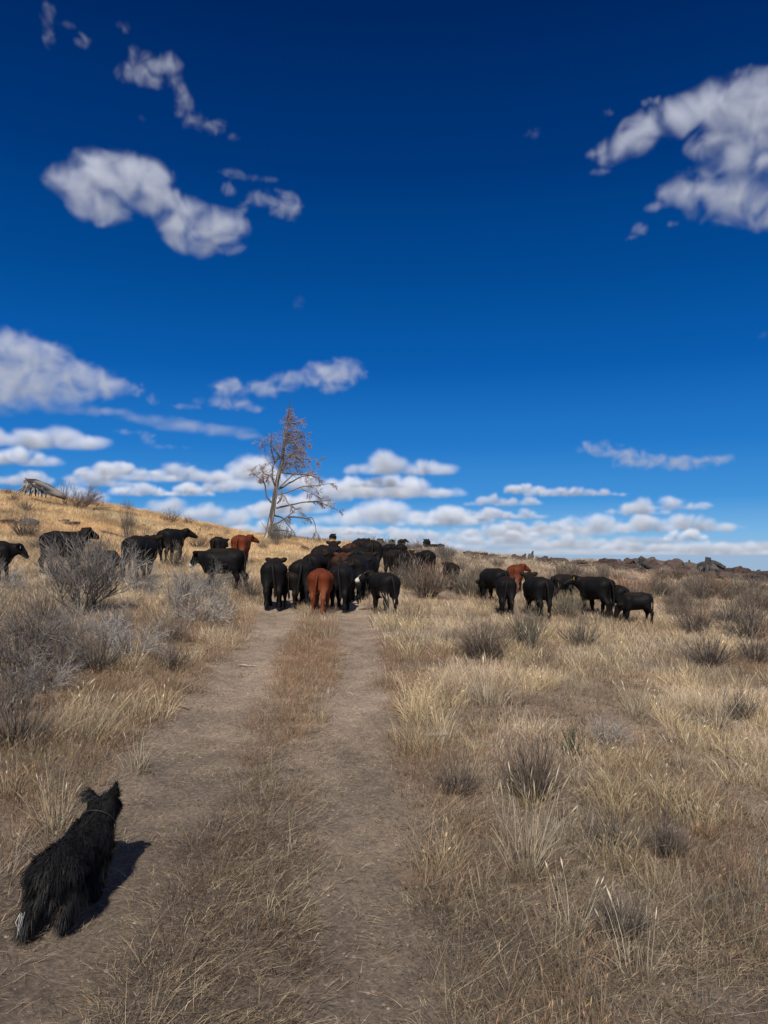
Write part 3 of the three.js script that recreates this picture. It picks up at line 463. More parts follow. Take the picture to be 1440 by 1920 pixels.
{
  const r = RNG(909), say = { brush: 'tan brown dry brush in the brushy band on the right slope', grey: 'dark grey brown brush in the brushy band on the right slope', sage: 'olive grey sagebrush in the brushy band on the right slope', rust: 'rusty brown brush in the brushy band on the right slope' };
  for (let i = 0; i < 210; i++) {
    const d = 13 + Math.pow(r(), 0.8) * 44, u = 0.02 + r() * 0.53 - (d > 30 ? 0.06 : 0), x = u * d, k = r(), q = r(); if (d > 41 && u > 0.1) continue;
    if (x < trackC(d) + 2.2 || (d < 17 && q < 0.7) || (d < 20 && u > 0.12 && u < 0.36 && q < 0.8)) continue;
    const kind = k < 0.42 ? 'brush' : k < 0.74 ? 'grey' : k < 0.9 ? 'sage' : 'rust';
    shrub(kind, [x, H(x, -d), -d], (0.4 + 0.45 * r()) * (d > 32 ? 0.85 : 0.95), 1.1 + 0.6 * r(), say[kind], 'shrubs of the brushy band on the right slope', r() * 6.28), later.push([scene.children[scene.children.length - 1], { brush: 'tan brown dry brush', grey: 'dark grey brown brush', sage: 'olive grey sagebrush', rust: 'rusty brown brush' }[kind]]);
  }
  for (const [px, py, h, w, k, l] of [[90, 1165, 0.5, 1.3, 'grey', 'grey brown brush at the foot of the tall bare sagebrush, left side'], [345, 1140, 0.6, 1.2, 'dark', 'dark twig tangle behind the silvery windswept sagebrush'], [120, 1225, 0.5, 1.4, 'dark', 'dark twig tangle between the wide dark shrub and the bent silvery sagebrush'], [180, 1262, 0.5, 1.5, 'grey', 'grey brown brush in front of the bent silvery sagebrush'], [420, 1150, 0.45, 1.3, 'grey', 'grey brush nearest the left wheel track below the olive sagebrush'], [130, 1195, 0.5, 1.3, 'swept', 'pale twiggy brush under the tall bare sagebrush, in front of it'], [195, 1215, 0.55, 1.3, 'swept', 'pale twig bundle just left of the bent silvery sagebrush'], [100, 1098, 0.75, 1.2, 'swept', 'pale bare brush standing in front of the big black cow, left side'], [185, 1095, 0.7, 1.1, 'swept', 'pale bare brush standing in front of the small tucked calf'], [345, 1108, 0.6, 1.2, 'swept', 'pale bare brush under the nose of the left-walking white-faced calf'], [395, 1128, 0.75, 1.1, 'swept', 'pale bare brush at the feet of the left-walking white-faced calf'], [470, 1122, 0.55, 1.2, 'grey', 'olive brown brush between the white-faced left calf and the stout cow'], [85, 1300, 0.45, 1.4, 'swept', 'pale thin twigs in front of the wide dark shrub'], [10, 1345, 0.5, 1.5, 'dark', 'dark low shrub at the left edge above the left leaning clump']])
    shrub(k, groundAt(px, py), h, w, l, null, r() * 6.28);
  for (let i = 0; i < 26; i++) {
    const d = 24 + r() * 32, u = -0.5 + r() * 0.44, x = u * d; if (x > trackC(d) - 2.5) continue;
    shrub(r() < 0.6 ? 'grey' : 'sage', [x, H(x, -d), -d], 0.4 + 0.4 * r(), 1 + 0.6 * r(), null, 'small shrubs on the left hillside', r() * 6.28), later.push([scene.children[scene.children.length - 1], 'small dark shrub']);
  }
}
// ------------------------------------------------------------------ single clumps of bunchgrass that stand out
function clump(px, py, h, n, label, o = {}) {
  rnd = RNG(1200 + px + py);
  const p = groundAt(px, py), t = thing('bunchgrass', label, 'grass clump', p, 0), far = -p[2] > 9;
  part(t, 'leaves', blades({ n, base: h * (o.wide ?? 0.28), h: [h * 0.35, h * 0.8], lean: [0.1, o.lean ?? 0.75], curl: [0.3, 1.3], w: far ? 0.0042 : 0.0024, cols: o.cols ?? [STRAW, PALE, TAN], seg: 4, wind: o.wind }).geo(), bladeMat);
  part(t, 'seed_stalks', blades({ n: Math.round(n * 0.3), base: h * (o.wide ?? 0.28) * 0.8, h: [h * 0.8, h * 1.15], lean: [0.02, (o.lean ?? 0.75) * 0.6], curl: [0.05, 0.5], w: far ? 0.0034 : 0.0019, cols: [PALE, STRAW], seg: 4, head: 0.8, wind: o.wind }).geo(), bladeMat);
}
clump(985, 1632, 0.62, 130, 'tall pale bunchgrass in the right foreground, nearest below the brown broom-like shrub');
clump(1000, 1518, 0.36, 90, 'yellow bunchgrass growing at the foot of the brown broom-like shrub', { cols: [[0.5, 0.36, 0.14], STRAW] });
clump(597, 1352, 0.36, 80, 'yellow grass tuft standing in the middle strip of the track', { cols: [[0.56, 0.42, 0.2], STRAW] });
clump(255, 1445, 0.42, 90, 'spreading straw clump beside the left wheel track above the dog', { lean: 1.1 });
clump(165, 1392, 0.5, 150, 'large yellow clump leaning right below the wide dark shrub', { wide: 0.55, wind: [0.45, 0], cols: [[0.5, 0.38, 0.19], STRAW, TAN] });
clump(75, 1385, 0.48, 110, 'yellow clump leaning right at the left edge, left of the larger leaning clump', { wide: 0.5, wind: [0.45, 0], cols: [[0.5, 0.38, 0.19], STRAW, TAN] });
clump(920, 1322, 0.6, 130, 'broad straw clump in open grass, straight below the leafless bush', { wide: 0.4 });
clump(1003, 1230, 0.5, 90, 'small bright yellow bunchgrass between the two dark brown brushes', { cols: [[0.66, 0.52, 0.28], PALE] });
clump(1345, 1365, 0.5, 120, 'pale bunchgrass beside the small round dark shrub near the right edge', { lean: 1.0 });
clump(742, 1168, 0.62, 100, 'straw bunchgrass at the hind feet of the white-faced track calf');
clump(1320, 1570, 0.26, 120, 'orange brown grass tuft in the right foreground', { cols: [[0.46, 0.22, 0.07], [0.40, 0.19, 0.07]] });
clump(1075, 1745, 0.34, 60, 'loose pale tuft in the lower right foreground beside the sparse brown twigs', { lean: 1.0 });
clump(1190, 1830, 0.4, 60, 'upright straw tuft near the lower right corner');
clump(790, 1215, 0.5, 110, 'straw bunchgrass right of the track below the low grey shrub', { lean: 1.0 });
clump(1080, 1470, 0.3, 70, 'short pale tuft under the green seedling');
clump(1190, 1345, 0.45, 90, 'straw clump standing above the small fan of bare stems');
clump(1280, 1440, 0.34, 80, 'pale straw tuft below the small round dark shrub');
clump(105, 1560, 0.36, 70, 'tuft of tall straw stems behind the dog, left of its head', { lean: 0.6 });
clump(820, 1400, 0.34, 70, 'straw tuft right of the right wheel track beside the flat wood');
clump(870, 1165, 0.6, 90, 'straw bunchgrass below the leafless brown bush');
clump(1130, 1230, 0.5, 90, 'yellowish grass clump right of the dark brush below the ear-tagged cow');
// green juniper seedling
{
  rnd = RNG(1402); const p = groundAt(1070, 1422), t = thing('juniper_seedling', 'small dark green juniper seedling in dry grass right of the track', 'seedling', p), st = new Tris(), lf = new Tris();
  for (let i = 0; i < 26; i++) {
    const a = R(0, 6.28), th = R(0.05, 1.0), l = R(0.16, 0.34), e = [Math.cos(a) * Math.sin(th) * l, Math.cos(th) * l, Math.sin(a) * Math.sin(th) * l]; st.tube([[0, 0, 0], mul(e, 0.5), e], [0.005, 0.004, 0.002], 3, [0.16, 0.11, 0.07]);
    for (let j = 0; j < 26; j++) { const f = R(0.3, 1.05), b = mul(e, f), w = new THREE.Vector3(R(-1, 1), R(-0.3, 1), R(-1, 1)).normalize().multiplyScalar(R(0.02, 0.045)), s = R(0, 6.28), c = mul([0.05, 0.085, 0.045], R(0.6, 1.4)); lf.strip([b, [b[0] + w.x, b[1] + w.y, b[2] + w.z]], [0.005, 0], [Math.cos(s), 0, Math.sin(s)], c, mul(c, 1.2)); }
  }
  part(t, 'stem', st.geo(), woodMat); part(t, 'foliage', lf.geo(), bladeMat);
}
// ------------------------------------------------------------------ dead leaning tree
{
  rnd = RNG(2024);
  const D = 50, m = D / F / 6, base = atDepth(499, D), tree = thing('dead_tree', 'tall leaning dead tree with bare branches and brown remnants of foliage on the crest', 'tree', base);
  base[1] -= 0.1;
  const P = ([x, y, z]) => [(x - 350) * m, (1735 - y) * m, (z ?? 0) * m];
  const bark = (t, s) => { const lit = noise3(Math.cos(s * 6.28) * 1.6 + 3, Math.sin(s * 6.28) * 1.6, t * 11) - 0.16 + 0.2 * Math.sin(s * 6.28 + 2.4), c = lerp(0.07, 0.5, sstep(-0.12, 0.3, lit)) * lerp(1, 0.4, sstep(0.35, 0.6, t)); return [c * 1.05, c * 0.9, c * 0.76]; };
  const curve = (pts, n) => { const c = new THREE.CatmullRomCurve3(pts.map((p) => new THREE.Vector3(...p))); return c.getPoints(n).map((v) => [v.x, v.y, v.z]); };
  const trunkPts = curve([[340, 1775], [350, 1735], [378, 1620], [402, 1500], [425, 1370], [445, 1220, 10], [470, 1080, 15], [495, 950], [518, 850, -10], [535, 700, -8], [552, 560], [575, 400, 8], [592, 290], [614, 130]].map(P), 44);
  const tr = new Tris(), rad = (t) => lerp(0.25, 0.2, sstep(0, 0.1, t)) * Math.pow(1 - t, 0.75) + 0.012;
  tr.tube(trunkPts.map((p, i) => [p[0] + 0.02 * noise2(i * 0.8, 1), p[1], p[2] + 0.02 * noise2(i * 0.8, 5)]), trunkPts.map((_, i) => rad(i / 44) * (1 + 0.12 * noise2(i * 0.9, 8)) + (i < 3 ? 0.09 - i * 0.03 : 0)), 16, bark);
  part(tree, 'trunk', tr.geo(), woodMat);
  const limbs = [
    [[405, 1310], [350, 1230, 20], [332, 1100, 40], [265, 1030, 50], [205, 990, 60]], [[332, 1100, 40], [310, 1040, 60], [305, 990, 70]], [[345, 1080, 40], [385, 1000, 20]],
    [[448, 1130], [412, 1030, -20], [416, 900, -30], [440, 850, -30], [492, 795, -20]], [[415, 1020, -20], [300, 960, -60], [250, 860, -90]], [[440, 860, -30], [404, 720, 30], [402, 560, 50]], [[500, 800], [430, 700, 60], [310, 615, 110]],
    [[480, 1150], [600, 1050, 60], [700, 960, 110], [765, 875, 150]], [[485, 1160], [640, 1060, -50], [745, 1005, -90], [910, 975, -120]], [[520, 960], [560, 890, 30], [588, 810, 60], [700, 740, 100], [810, 690, 150]],
    [[478, 1222], [640, 1180, 80], [780, 1138, 140], [930, 1130, 190], [1125, 1112, 230]], [[462, 1372], [560, 1340, -60], [700, 1310, -120], [800, 1290, -160], [950, 1300, -200], [1140, 1385, -240]], [[800, 1290, -160], [900, 1285, -150], [1040, 1270, -150]], [[760, 1165, 130], [850, 1205, 170], [940, 1260, 200]],
    [[415, 1572], [540, 1510, 60], [640, 1440, 110], [712, 1378, 140]], [[600, 1475, 90], [720, 1480, 160], [830, 1498, 220], [882, 1490, 250], [925, 1570, 270], [935, 1665, 280]], [[418, 1620], [540, 1622, -60], [650, 1648, -110]], [[390, 1672], [462, 1660, 60]],
    [[445, 1455], [520, 1480, -80], [590, 1575, -140], [655, 1655, -170]], [[550, 1230, 30], [620, 1340, 80], [720, 1400, 120], [770, 1440, 140]], [[470, 1320], [520, 1270, 60], [545, 1215, 80]], [[560, 600], [640, 590, -60], [725, 555, -110]], [[590, 805, 20], [690, 745, -60], [760, 700, -120]], [[540, 870], [620, 858, -70], [715, 828, -140]], [[500, 960], [640, 990, 80], [820, 1010, 150], [960, 1050, 190]], [[575, 400], [660, 410, 60], [770, 400, 110]], [[560, 520], [680, 500, -80], [800, 520, -130]], [[548, 620], [690, 640, 60], [860, 640, 150]], [[530, 760], [700, 800, -100], [930, 800, -170]],
  ];
  const twig = new Tris(), leaf = new Tris();
  const spray = (p, dir, len, bushy, lvl = 0) => {                // a fine branch with twigs and dead scale leaves
    const pts = [p]; let q = p, d = new THREE.Vector3(...dir).normalize();
    for (let k = 0; k < 4; k++) { d.x += R(-0.22, 0.22); d.y += R(-0.2, 0.16) - 0.03; d.z += R(-0.22, 0.22); d.normalize(); q = [q[0] + d.x * len / 4, q[1] + d.y * len / 4, q[2] + d.z * len / 4]; pts.push(q);
      if (lvl < 2) for (let j = 0; j < (lvl ? 1 : 2); j++) spray(q, [d.x + R(-0.9, 0.9), d.y + R(-0.9, 0.6), d.z + R(-0.9, 0.9)], len * R(0.35, 0.6), bushy, lvl + 1); }
    const c = mul([0.30, 0.235, 0.205], R(0.6, 1.4)); twig.tube(pts, lvl ? [0.007, 0.006, 0.005, 0.004, 0.003] : [0.012, 0.01, 0.008, 0.006, 0.004], 3, c);
    if (lvl) for (let j = 0; j < bushy * 1.8; j++) { const k = 1 + ((rnd() * 4) | 0), b = pts[k], w = [R(-1, 1) * 0.07, R(-1.4, 0.5) * 0.08, R(-1, 1) * 0.07], s = R(0, 6.28), cc = mul(pick([[0.25, 0.165, 0.13], [0.19, 0.135, 0.115], [0.29, 0.2, 0.16]]), R(0.7, 1.3)); leaf.strip([b, [b[0] + w[0] * 0.5, b[1] + w[1] * 0.5, b[2] + w[2] * 0.5], [b[0] + w[0], b[1] + w[1], b[2] + w[2]]], [0.004, 0.007, 0], [Math.cos(s), 0, Math.sin(s)], cc, cc); }
  };
  limbs.forEach((l, n) => {
    const pts = curve(l.map(P), 14).map((p, i) => [p[0] + 0.03 * noise2(i * 0.7, n), p[1] + 0.03 * noise2(i * 0.7, n + 40), p[2]]), L = l.length, r0 = Math.min(0.058, 0.024 + 0.0085 * L), t = new Tris(), pale = n % 3 === 1 ? 1.5 : 0.8;
    t.tube(pts, pts.map((_, i) => r0 * (1 - 0.8 * i / 14) + 0.004), 6, (k, s) => mul([0.2, 0.17, 0.145], pale * (0.75 + 0.5 * noise2(s * 5, k * 9 + n)))); part(tree, 'branch', t.geo(), woodMat);
    const end = l[l.length - 1][0] > 800 ? 1.6 : 0.8, count = n === 17 || n === 16 ? 1 : 4 + Math.round(end * 1.5);
    for (let k = 0; k < count; k++) { const i = Math.min(14, 4 + Math.round(10 * Math.pow(rnd(), 0.7))), p = pts[i], q = pts[Math.max(0, i - 2)]; spray(p, [(p[0] - q[0]) * 2 + R(-0.5, 0.5), (p[1] - q[1]) * 2 + R(-0.8, 0.5), R(-0.7, 0.7)], R(0.25, 0.6), end); }
  });
  for (let i = 0; i < 74; i++) {                                  // upper crown: fine upswept branches, fuller on the right
    const t = lerp(0.48, 0.93, Math.pow(rnd(), 1.1)), p = trunkPts[Math.round(t * 44)], right = rnd() < 0.68, reach = lerp(2.1, 0.3, sstep(0.5, 0.95, t)) * (right ? R(0.6, 1.05) : R(0.35, 0.7));
    spray(p, [(right ? 1 : -1) * R(0.35, 1), R(0.15, 1.1), R(-0.7, 0.7)], reach, right ? 0.8 : 0.55);
  }
  part(tree, 'twigs', twig.geo(), woodMat).userData.kind = 'stuff';
  part(tree, 'dead_foliage', leaf.geo(), bladeMat).userData.kind = 'stuff';
  console.log('tree', twig.i.length / 3, leaf.i.length / 3);
}
// ------------------------------------------------------------------ stones
function stone(seed, flat = 0.7, rough = 0.42) {
  const g = new THREE.IcosahedronGeometry(1, 4), p = g.attributes.position, c = new Float32Array(p.count * 3), cuts = [], r = RNG(seed);
  for (let i = 0; i < 13; i++) { const v = new THREE.Vector3(r() * 2 - 1, r() * 1.6 - 0.6, r() * 2 - 1).normalize(); cuts.push([v, 0.42 + 0.42 * r()]); }
  const v = new THREE.Vector3();
  for (let i = 0; i < p.count; i++) {
    v.fromBufferAttribute(p, i); let k = 1; for (const [n, d] of cuts) { const q = v.dot(n); if (q > d) k = Math.min(k, d / q); }
    const f = fbm3(v.x * 2.2 + seed, v.y * 2.2, v.z * 2.2, 4); k *= 1 + rough * f; p.setXYZ(i, v.x * k, v.y * k * flat, v.z * k);
    const t = 0.85 + 0.9 * fbm3(v.x * 5 + seed, v.y * 5, v.z * 5, 3); c.set([t, t, t], i * 3);
  }
  g.setAttribute('color', new THREE.BufferAttribute(c, 3)); g.deleteAttribute('uv'); g.setIndex([...Array(p.count).keys()]); g.computeVertexNormals();
  return g;
}
const STONES = [1, 2, 3, 4, 5, 6].map((s) => stone(s * 13, 0.72)), SLABS = [7, 8].map((s) => stone(s * 13, 0.4));
const rockMats = [[0.085, 0.053, 0.042], [0.105, 0.07, 0.055], [0.06, 0.042, 0.036], [0.13, 0.092, 0.074]].map((c) => new THREE.MeshStandardMaterial({ color: new THREE.Color().setRGB(...c), roughness: 0.92, vertexColors: true }));
const greyRock = new THREE.MeshStandardMaterial({ color: new THREE.Color().setRGB(0.14, 0.125, 0.118), roughness: 0.92, vertexColors: true });
function rock(pos, r, label, group, mat, geo, auto, px) {
  const m = new THREE.Mesh(geo ?? STONES[(rnd() * 6) | 0], mat ?? rockMats[(rnd() * 4) | 0]); m.name = numbered('boulder'); m.position.set(pos[0], pos[1] + r * 0.25, pos[2]); m.rotation.set(R(-0.2, 0.2), R(0, 6.28), R(-0.2, 0.2)); m.scale.set(r * R(0.9, 1.3), r * R(0.85, 1.1), r * R(0.9, 1.2));
  m.castShadow = m.receiveShadow = true; m.userData = { label, category: 'rock' }; if (auto) later.push([m, auto]); if (group) m.userData.group = group; scene.add(m);
}
rnd = RNG(3300);
for (let i = 0; i < 196; i++) {                                  // the rocky rim along the right-hand crest
  const px = 872 + i * 3.1 + R(-6, 6), big = sstep(1090, 1200, px) * (1 - 0.4 * sstep(1330, 1420, px)), row = i % 3, d = 51 - row * 1.9 + R(-0.8, 0.8) - 3 * sstep(1150, 1440, px);
  const p = atDepth(px, d); rock(p, R(0.3, 0.52) * (1 + 0.8 * big) * (px < 960 ? 0.8 : 1) * [1, 0.8, 0.55][row], null, 'boulders along the rim', null, null, px < 1150 ? 'small brown boulder' : 'brown boulder', px);
}
for (const [px, d, r, label, grey] of [[12, 33, 0.42, 'dark flat rock at the left edge of the hillside'], [59, 34, 0.5, 'grey split rock on the left hillside, right of the dark flat rock', 1], [136, 37, 0.42, 'dark jagged rock below the fallen dead tree'], [120, 37.5, 0.3, 'small dark rock left of the jagged one on the hillside'], [147, 30, 0.55, 'pale grey upright rock behind the big black cow', 1], [140, 29.6, 0.35, 'pale low rock under the upright grey one', 1], [112, 42, 0.24, 'dark stone just under the root wad'], [205, 36, 0.3, 'dark rock beside the fallen grey stick on the hill'], [303, 40, 0.38, 'pale flat slab on the hill above the left cattle', 1], [372, 48, 0.35, 'square dark rock on the left skyline'], [396, 47, 0.3, 'low dark rock right of the square skyline rock'], [286, 44, 0.25, 'small dark stone near the crest above the pale slab'], [335, 46, 0.25, 'small stone between the pale slab and the square rock'], [405, 42, 0.28, 'greyish stone below the low dark rock on the hill', 1], [572, 43, 0.5, 'dark flat rock on the crest right of the dead tree'], [560, 46, 0.26, 'small dark rock behind the flat one near the dead tree'], [268, 43, 0.22, 'tiny dark stone on the hillside left of the crest stones'], [310, 47, 0.22, 'small dark stone on the skyline above the pale slab']])
  rock(atDepth(px, d), r, label, null, grey ? greyRock : rockMats[2], grey ? null : SLABS[0]);
// ------------------------------------------------------------------ logs, stumps and sticks
const CHAR = (t, s) => { const n = 0.5 + noise2(s * 6, t * 12); return mul([0.05, 0.045, 0.042], 0.5 + n); }, GREYLOG = (t, s) => { const n = noise2(s * 16, t * 4); return mul([0.30, 0.28, 0.26], n > 0.05 ? 1.3 : 0.4 + 0.3 * n); };
const logAt = (t, pts, rs, col, n = 10) => { const c = new THREE.CatmullRomCurve3(pts.map((p) => new THREE.Vector3(...p))).getPoints(n).map((v, i) => [v.x + 0.02 * noise2(i, 3), v.y + 0.02 * noise2(i, 9), v.z]); t.tube(c, c.map((_, i) => { const f = i / n * (rs.length - 1), a = Math.min(rs.length - 2, f | 0); return lerp(rs[a], rs[a + 1], f - a) * (1 + 0.1 * noise2(i * 1.3, 4)); }), 8, col); };
{
  rnd = RNG(3500);
  const D = 45, k = D / F, b = atDepth(75, D), t = thing('uprooted_tree', 'uprooted grey dead tree trunk with its splintered roots on the left skyline', 'fallen tree', b), up = (px, py, z = 0) => [(px - 75) * k, heightTo(75, py + 10, D) - b[1], z];
  let g = new Tris(); logAt(g, [up(46, 890), up(62, 896), up(90, 908), up(122, 924, 0.2)], [0.08, 0.27, 0.26, 0.12], (a, s) => mul([0.16, 0.148, 0.14], noise2(s * 14, a * 3) > 0.32 ? 1.2 : 0.2)); part(t, 'trunk', g.geo(), woodMat);
  for (const [x0, y0, x1, y1, z] of [[60, 898, 58, 922, 0.2], [64, 900, 66, 922, 0.15], [68, 902, 72, 922, 0.2], [74, 904, 78, 923, 0.15], [56, 896, 54, 921, 0.1], [82, 907, 86, 924, 0.2], [92, 911, 96, 926, 0.2], [50, 893, 34, 913, 0.3], [54, 897, 37, 917, 0.4], [57, 899, 50, 919, 0.5], [66, 903, 62, 918, 0.5], [48, 890, 36, 908, 0.1], [70, 904, 90, 921, 0.5], [58, 893, 76, 912, 0.5], [52, 894, 41, 916, 0.5], [50, 892, 44, 886, 0.1], [47, 889, 40, 893, 0], [56, 896, 46, 917, 0.6], [60, 898, 70, 918, 0.55], [64, 900, 78, 917, 0.5], [52, 892, 40, 900, -0.2], [50, 894, 52, 916, 0.6], [75, 902, 84, 916, 0.4]]) { g = new Tris(); logAt(g, [up(x0, y0), up((x0 + x1) / 2 + 1, (y0 + y1) / 2, z * 0.7), up(x1, y1, z)], [0.085, 0.065, 0.02], (a, s) => mul([0.26, 0.245, 0.23], noise2(s * 7, a * 5 + x1) > 0.05 ? 1.15 : 0.2), 6); part(t, 'root', g.geo(), woodMat); }
  g = new Tris(); logAt(g, [up(60, 899, 0.3), up(80, 908, 0.5), up(104, 921, 0.6)], [0.07, 0.08, 0.04], CHAR); part(t, 'broken_limb', g.geo(), woodMat);
  const c = atDepth(155, 45), dead = thing('fallen_tree', 'tangled bare crown of a fallen dead tree beside the uprooted trunk', 'fallen tree', c, -0.3), s1 = skeleton(611, { stems: 17, tilt: [0.4, 1.5], crook: 0.24, kids: [2, 3], splay: 0.7, cols: [[0.16, 0.12, 0.10], [0.22, 0.17, 0.15], [0.12, 0.09, 0.08]], wind: [0.7, 0] });
  const w = part(dead, 'branch', s1.branches, woodMat), x = part(dead, 'twigs', s1.twigs, woodMat); x.userData.kind = 'stuff'; dead.scale.set(1.2, 1.0, 1.1);
  const e = atDepth(120, 45.3), d2 = thing('dead_sapling', 'thin bare upright twigs between the uprooted trunk and the fallen crown', 'sapling', e), s2 = skeleton(622, { stems: 4, tilt: [0.05, 0.4], crook: 0.15, kids: [1, 2], splay: 0.5, cols: [[0.16, 0.12, 0.1]], lift: 1 }); part(d2, 'branch', s2.branches, woodMat); part(d2, 'twigs', s2.twigs, woodMat).userData.kind = 'stuff'; d2.scale.setScalar(1.0);
}
function wood(name, px, d, label, category, pieces) {             // pieces: [part, points as (pixels right, pixels up, metres back), radii, colour]
  const b = atDepth(px, d), t = thing(name, label, category, b), k = d / F;
  for (const [n, pts, rs, col] of pieces) { const g = new Tris(); logAt(g, pts.map(([x, y, z]) => [x * k, y * k, z ?? 0]), rs, col, 8); part(t, n, g.geo(), woodMat); }
}
wood('charred_stump', 995, 51, 'tall charred broken stump on the right crest', 'stump', [['trunk', [[-1, -4], [0, 6], [1, 13]], [0.3, 0.2, 0.17], (t, s) => mul(CHAR(t, s), 2.2)], ['splinter', [[2, 11], [4, 17], [5, 20]], [0.1, 0.06, 0.01], CHAR]]);
wood('charred_stump', 982, 51.5, 'small forked black stump left of the tall charred one', 'stump', [['trunk', [[0, -3], [0, 4], [1, 9]], [0.2, 0.16, 0.12], CHAR], ['arm', [[0, 7], [4, 12]], [0.1, 0.05], CHAR]]);
wood('charred_stump', 1022, 51, 'squat rounded black stump right of the tall charred one', 'stump', [['trunk', [[0, -3], [0, 4], [0, 10], [0, 12]], [0.22, 0.24, 0.2, 0.06], CHAR]]);
wood('charred_log', 1045, 51.5, 'long black log lying level on the rim right of the squat stump', 'log', [['trunk', [[-17, 5], [0, 6], [15, 5]], [0.12, 0.13, 0.1], CHAR]]);
wood('charred_log', 1010, 50, 'dark log lying low between the charred stumps', 'log', [['trunk', [[-12, 2], [0, 2], [12, 1]], [0.14, 0.14, 0.1], CHAR]]);
const ROOTLIT = (t, s) => mul(noise2(s * 8, t * 6) > 0.15 ? [0.2, 0.186, 0.175] : [0.04, 0.035, 0.032], 0.9);
wood('root_wad', 1205, 47, 'upturned charred tree base with a log slanting down right, left of the big boulders', 'stump', [['trunk', [[-3, 20], [8, 13], [24, 2]], [0.22, 0.2, 0.14], CHAR], ['knob', [[-3, 16], [-2, 25], [-1, 30]], [0.18, 0.24, 0.1], CHAR], ['root', [[-3, 18], [-9, 12], [-14, 3]], [0.14, 0.1, 0.05], ROOTLIT], ['root', [[-4, 20], [-10, 22], [-13, 17]], [0.1, 0.07, 0.04], ROOTLIT], ['root', [[-2, 15], [-1, 6], [2, 0]], [0.12, 0.1, 0.05], CHAR], ['root', [[-5, 16], [-6, 8], [-9, -1]], [0.1, 0.08, 0.04], ROOTLIT]]);
wood('root_wad', 1325, 46, 'large upturned charred stump with spread roots and a log behind it on the right skyline', 'stump', [['trunk', [[2, 8], [2, 26], [3, 37]], [0.26, 0.2, 0.17], CHAR], ['log', [[5, 28, -0.5], [22, 25, -0.5], [40, 17, -0.5]], [0.16, 0.18, 0.12], CHAR], ['root', [[0, 24], [-12, 16], [-20, 4]], [0.2, 0.14, 0.06], ROOTLIT], ['root', [[1, 22], [-6, 12, 0.4], [-10, 0, 0.5]], [0.16, 0.12, 0.06], CHAR], ['root', [[4, 24], [14, 14, 0.3], [20, 1, 0.4]], [0.18, 0.13, 0.06], ROOTLIT], ['root', [[3, 20], [6, 10, 0.5], [9, 0, 0.6]], [0.14, 0.1, 0.05], CHAR], ['root', [[0, 26], [-14, 24], [-18, 18]], [0.12, 0.1, 0.05], CHAR]]);
wood('charred_log', 1405, 44, 'black log lying level at the right edge below the boulders', 'log', [['trunk', [[-40, 0], [0, 1], [40, 3]], [0.14, 0.15, 0.13], CHAR]]);
wood('charred_log', 1372, 45, 'short thick black log right of the large upturned stump', 'log', [['trunk', [[-8, 6], [4, 3], [12, -2]], [0.22, 0.2, 0.15], CHAR]]);
wood('charred_log', 1238, 43, 'short charred chunk in the grass below the left upturned base', 'log', [['trunk', [[-6, 3], [0, 2], [6, 0]], [0.2, 0.2, 0.14], CHAR]]);
wood('charred_log', 1270, 43, 'small dark log in yellow grass between the two upturned stumps', 'log', [['trunk', [[-7, 2], [0, 2], [8, 0]], [0.14, 0.13, 0.1], CHAR]]);
wood('charred_stump', 1293, 50, 'thin black snag standing among the boulders left of the large upturned stump', 'stump', [['trunk', [[0, 0], [0, 12], [-1, 22]], [0.12, 0.1, 0.05], CHAR]]);
wood('dead_stick', 212, 36, 'fallen grey log on the hill behind the narrow dead bush', 'log', [['trunk', [[-22, 7], [0, 2], [20, -3]], [0.13, 0.12, 0.08], ROOTLIT]]);
wood('dead_stick', 1330, 20, 'long fallen reddish brown branch in the grass right of the side-on calf', 'branch', [['trunk', [[-45, 6], [0, 2], [48, -4]], [0.03, 0.04, 0.02], (t, s) => [0.22, 0.12, 0.08]], ['side_branch', [[10, 2], [24, 8], [34, 16]], [0.02, 0.015, 0.008], () => [0.2, 0.12, 0.09]]]);
function stick(px0, py0, px1, py1, r, label, col, lift = 0.02) {
  const a = groundAt(px0, py0), b = groundAt(px1, py1), t = new Tris(), n = 8, pts = [];
  for (let i = 0; i <= n; i++) { const f = i / n, x = lerp(a[0], b[0], f), z = lerp(a[2], b[2], f) + 0.05 * noise2(i * 0.5, px0); pts.push([x - a[0], H(x, z) + lift + 0.012 * noise2(i, 2) - a[1], z - a[2]]); }
  t.tube(pts, pts.map((_, i) => r * (1.1 - 0.7 * i / n) * (1 + 0.25 * noise2(i * 1.7, 6))), 6, (q, s) => mul(col, 0.8 + 0.5 * noise2(s * 6, q * 9)));
  const m = new THREE.Mesh(t.geo(), woodMat); m.name = numbered('fallen_stick'); m.position.set(...a); m.castShadow = m.receiveShadow = true; m.userData = { label, category: 'stick' }; scene.add(m);
}
stick(258, 1305, 355, 1333, 0.016, 'rough brown curved stick on the ground left of the wheel track', [0.2, 0.12, 0.08]);
stick(328, 1318, 398, 1278, 0.005, 'thin pale stalk lying slantwise above the rough brown stick', [0.6, 0.48, 0.32], 0.1);
stick(448, 1250, 482, 1250, 0.012, 'short pale stick at the left edge of the left wheel track', [0.62, 0.5, 0.36]);
stick(1410, 1690, 1270, 1580, 0.006, 'thin dark dead twig lying beside the dark olive shrublet', [0.1, 0.08, 0.065]);
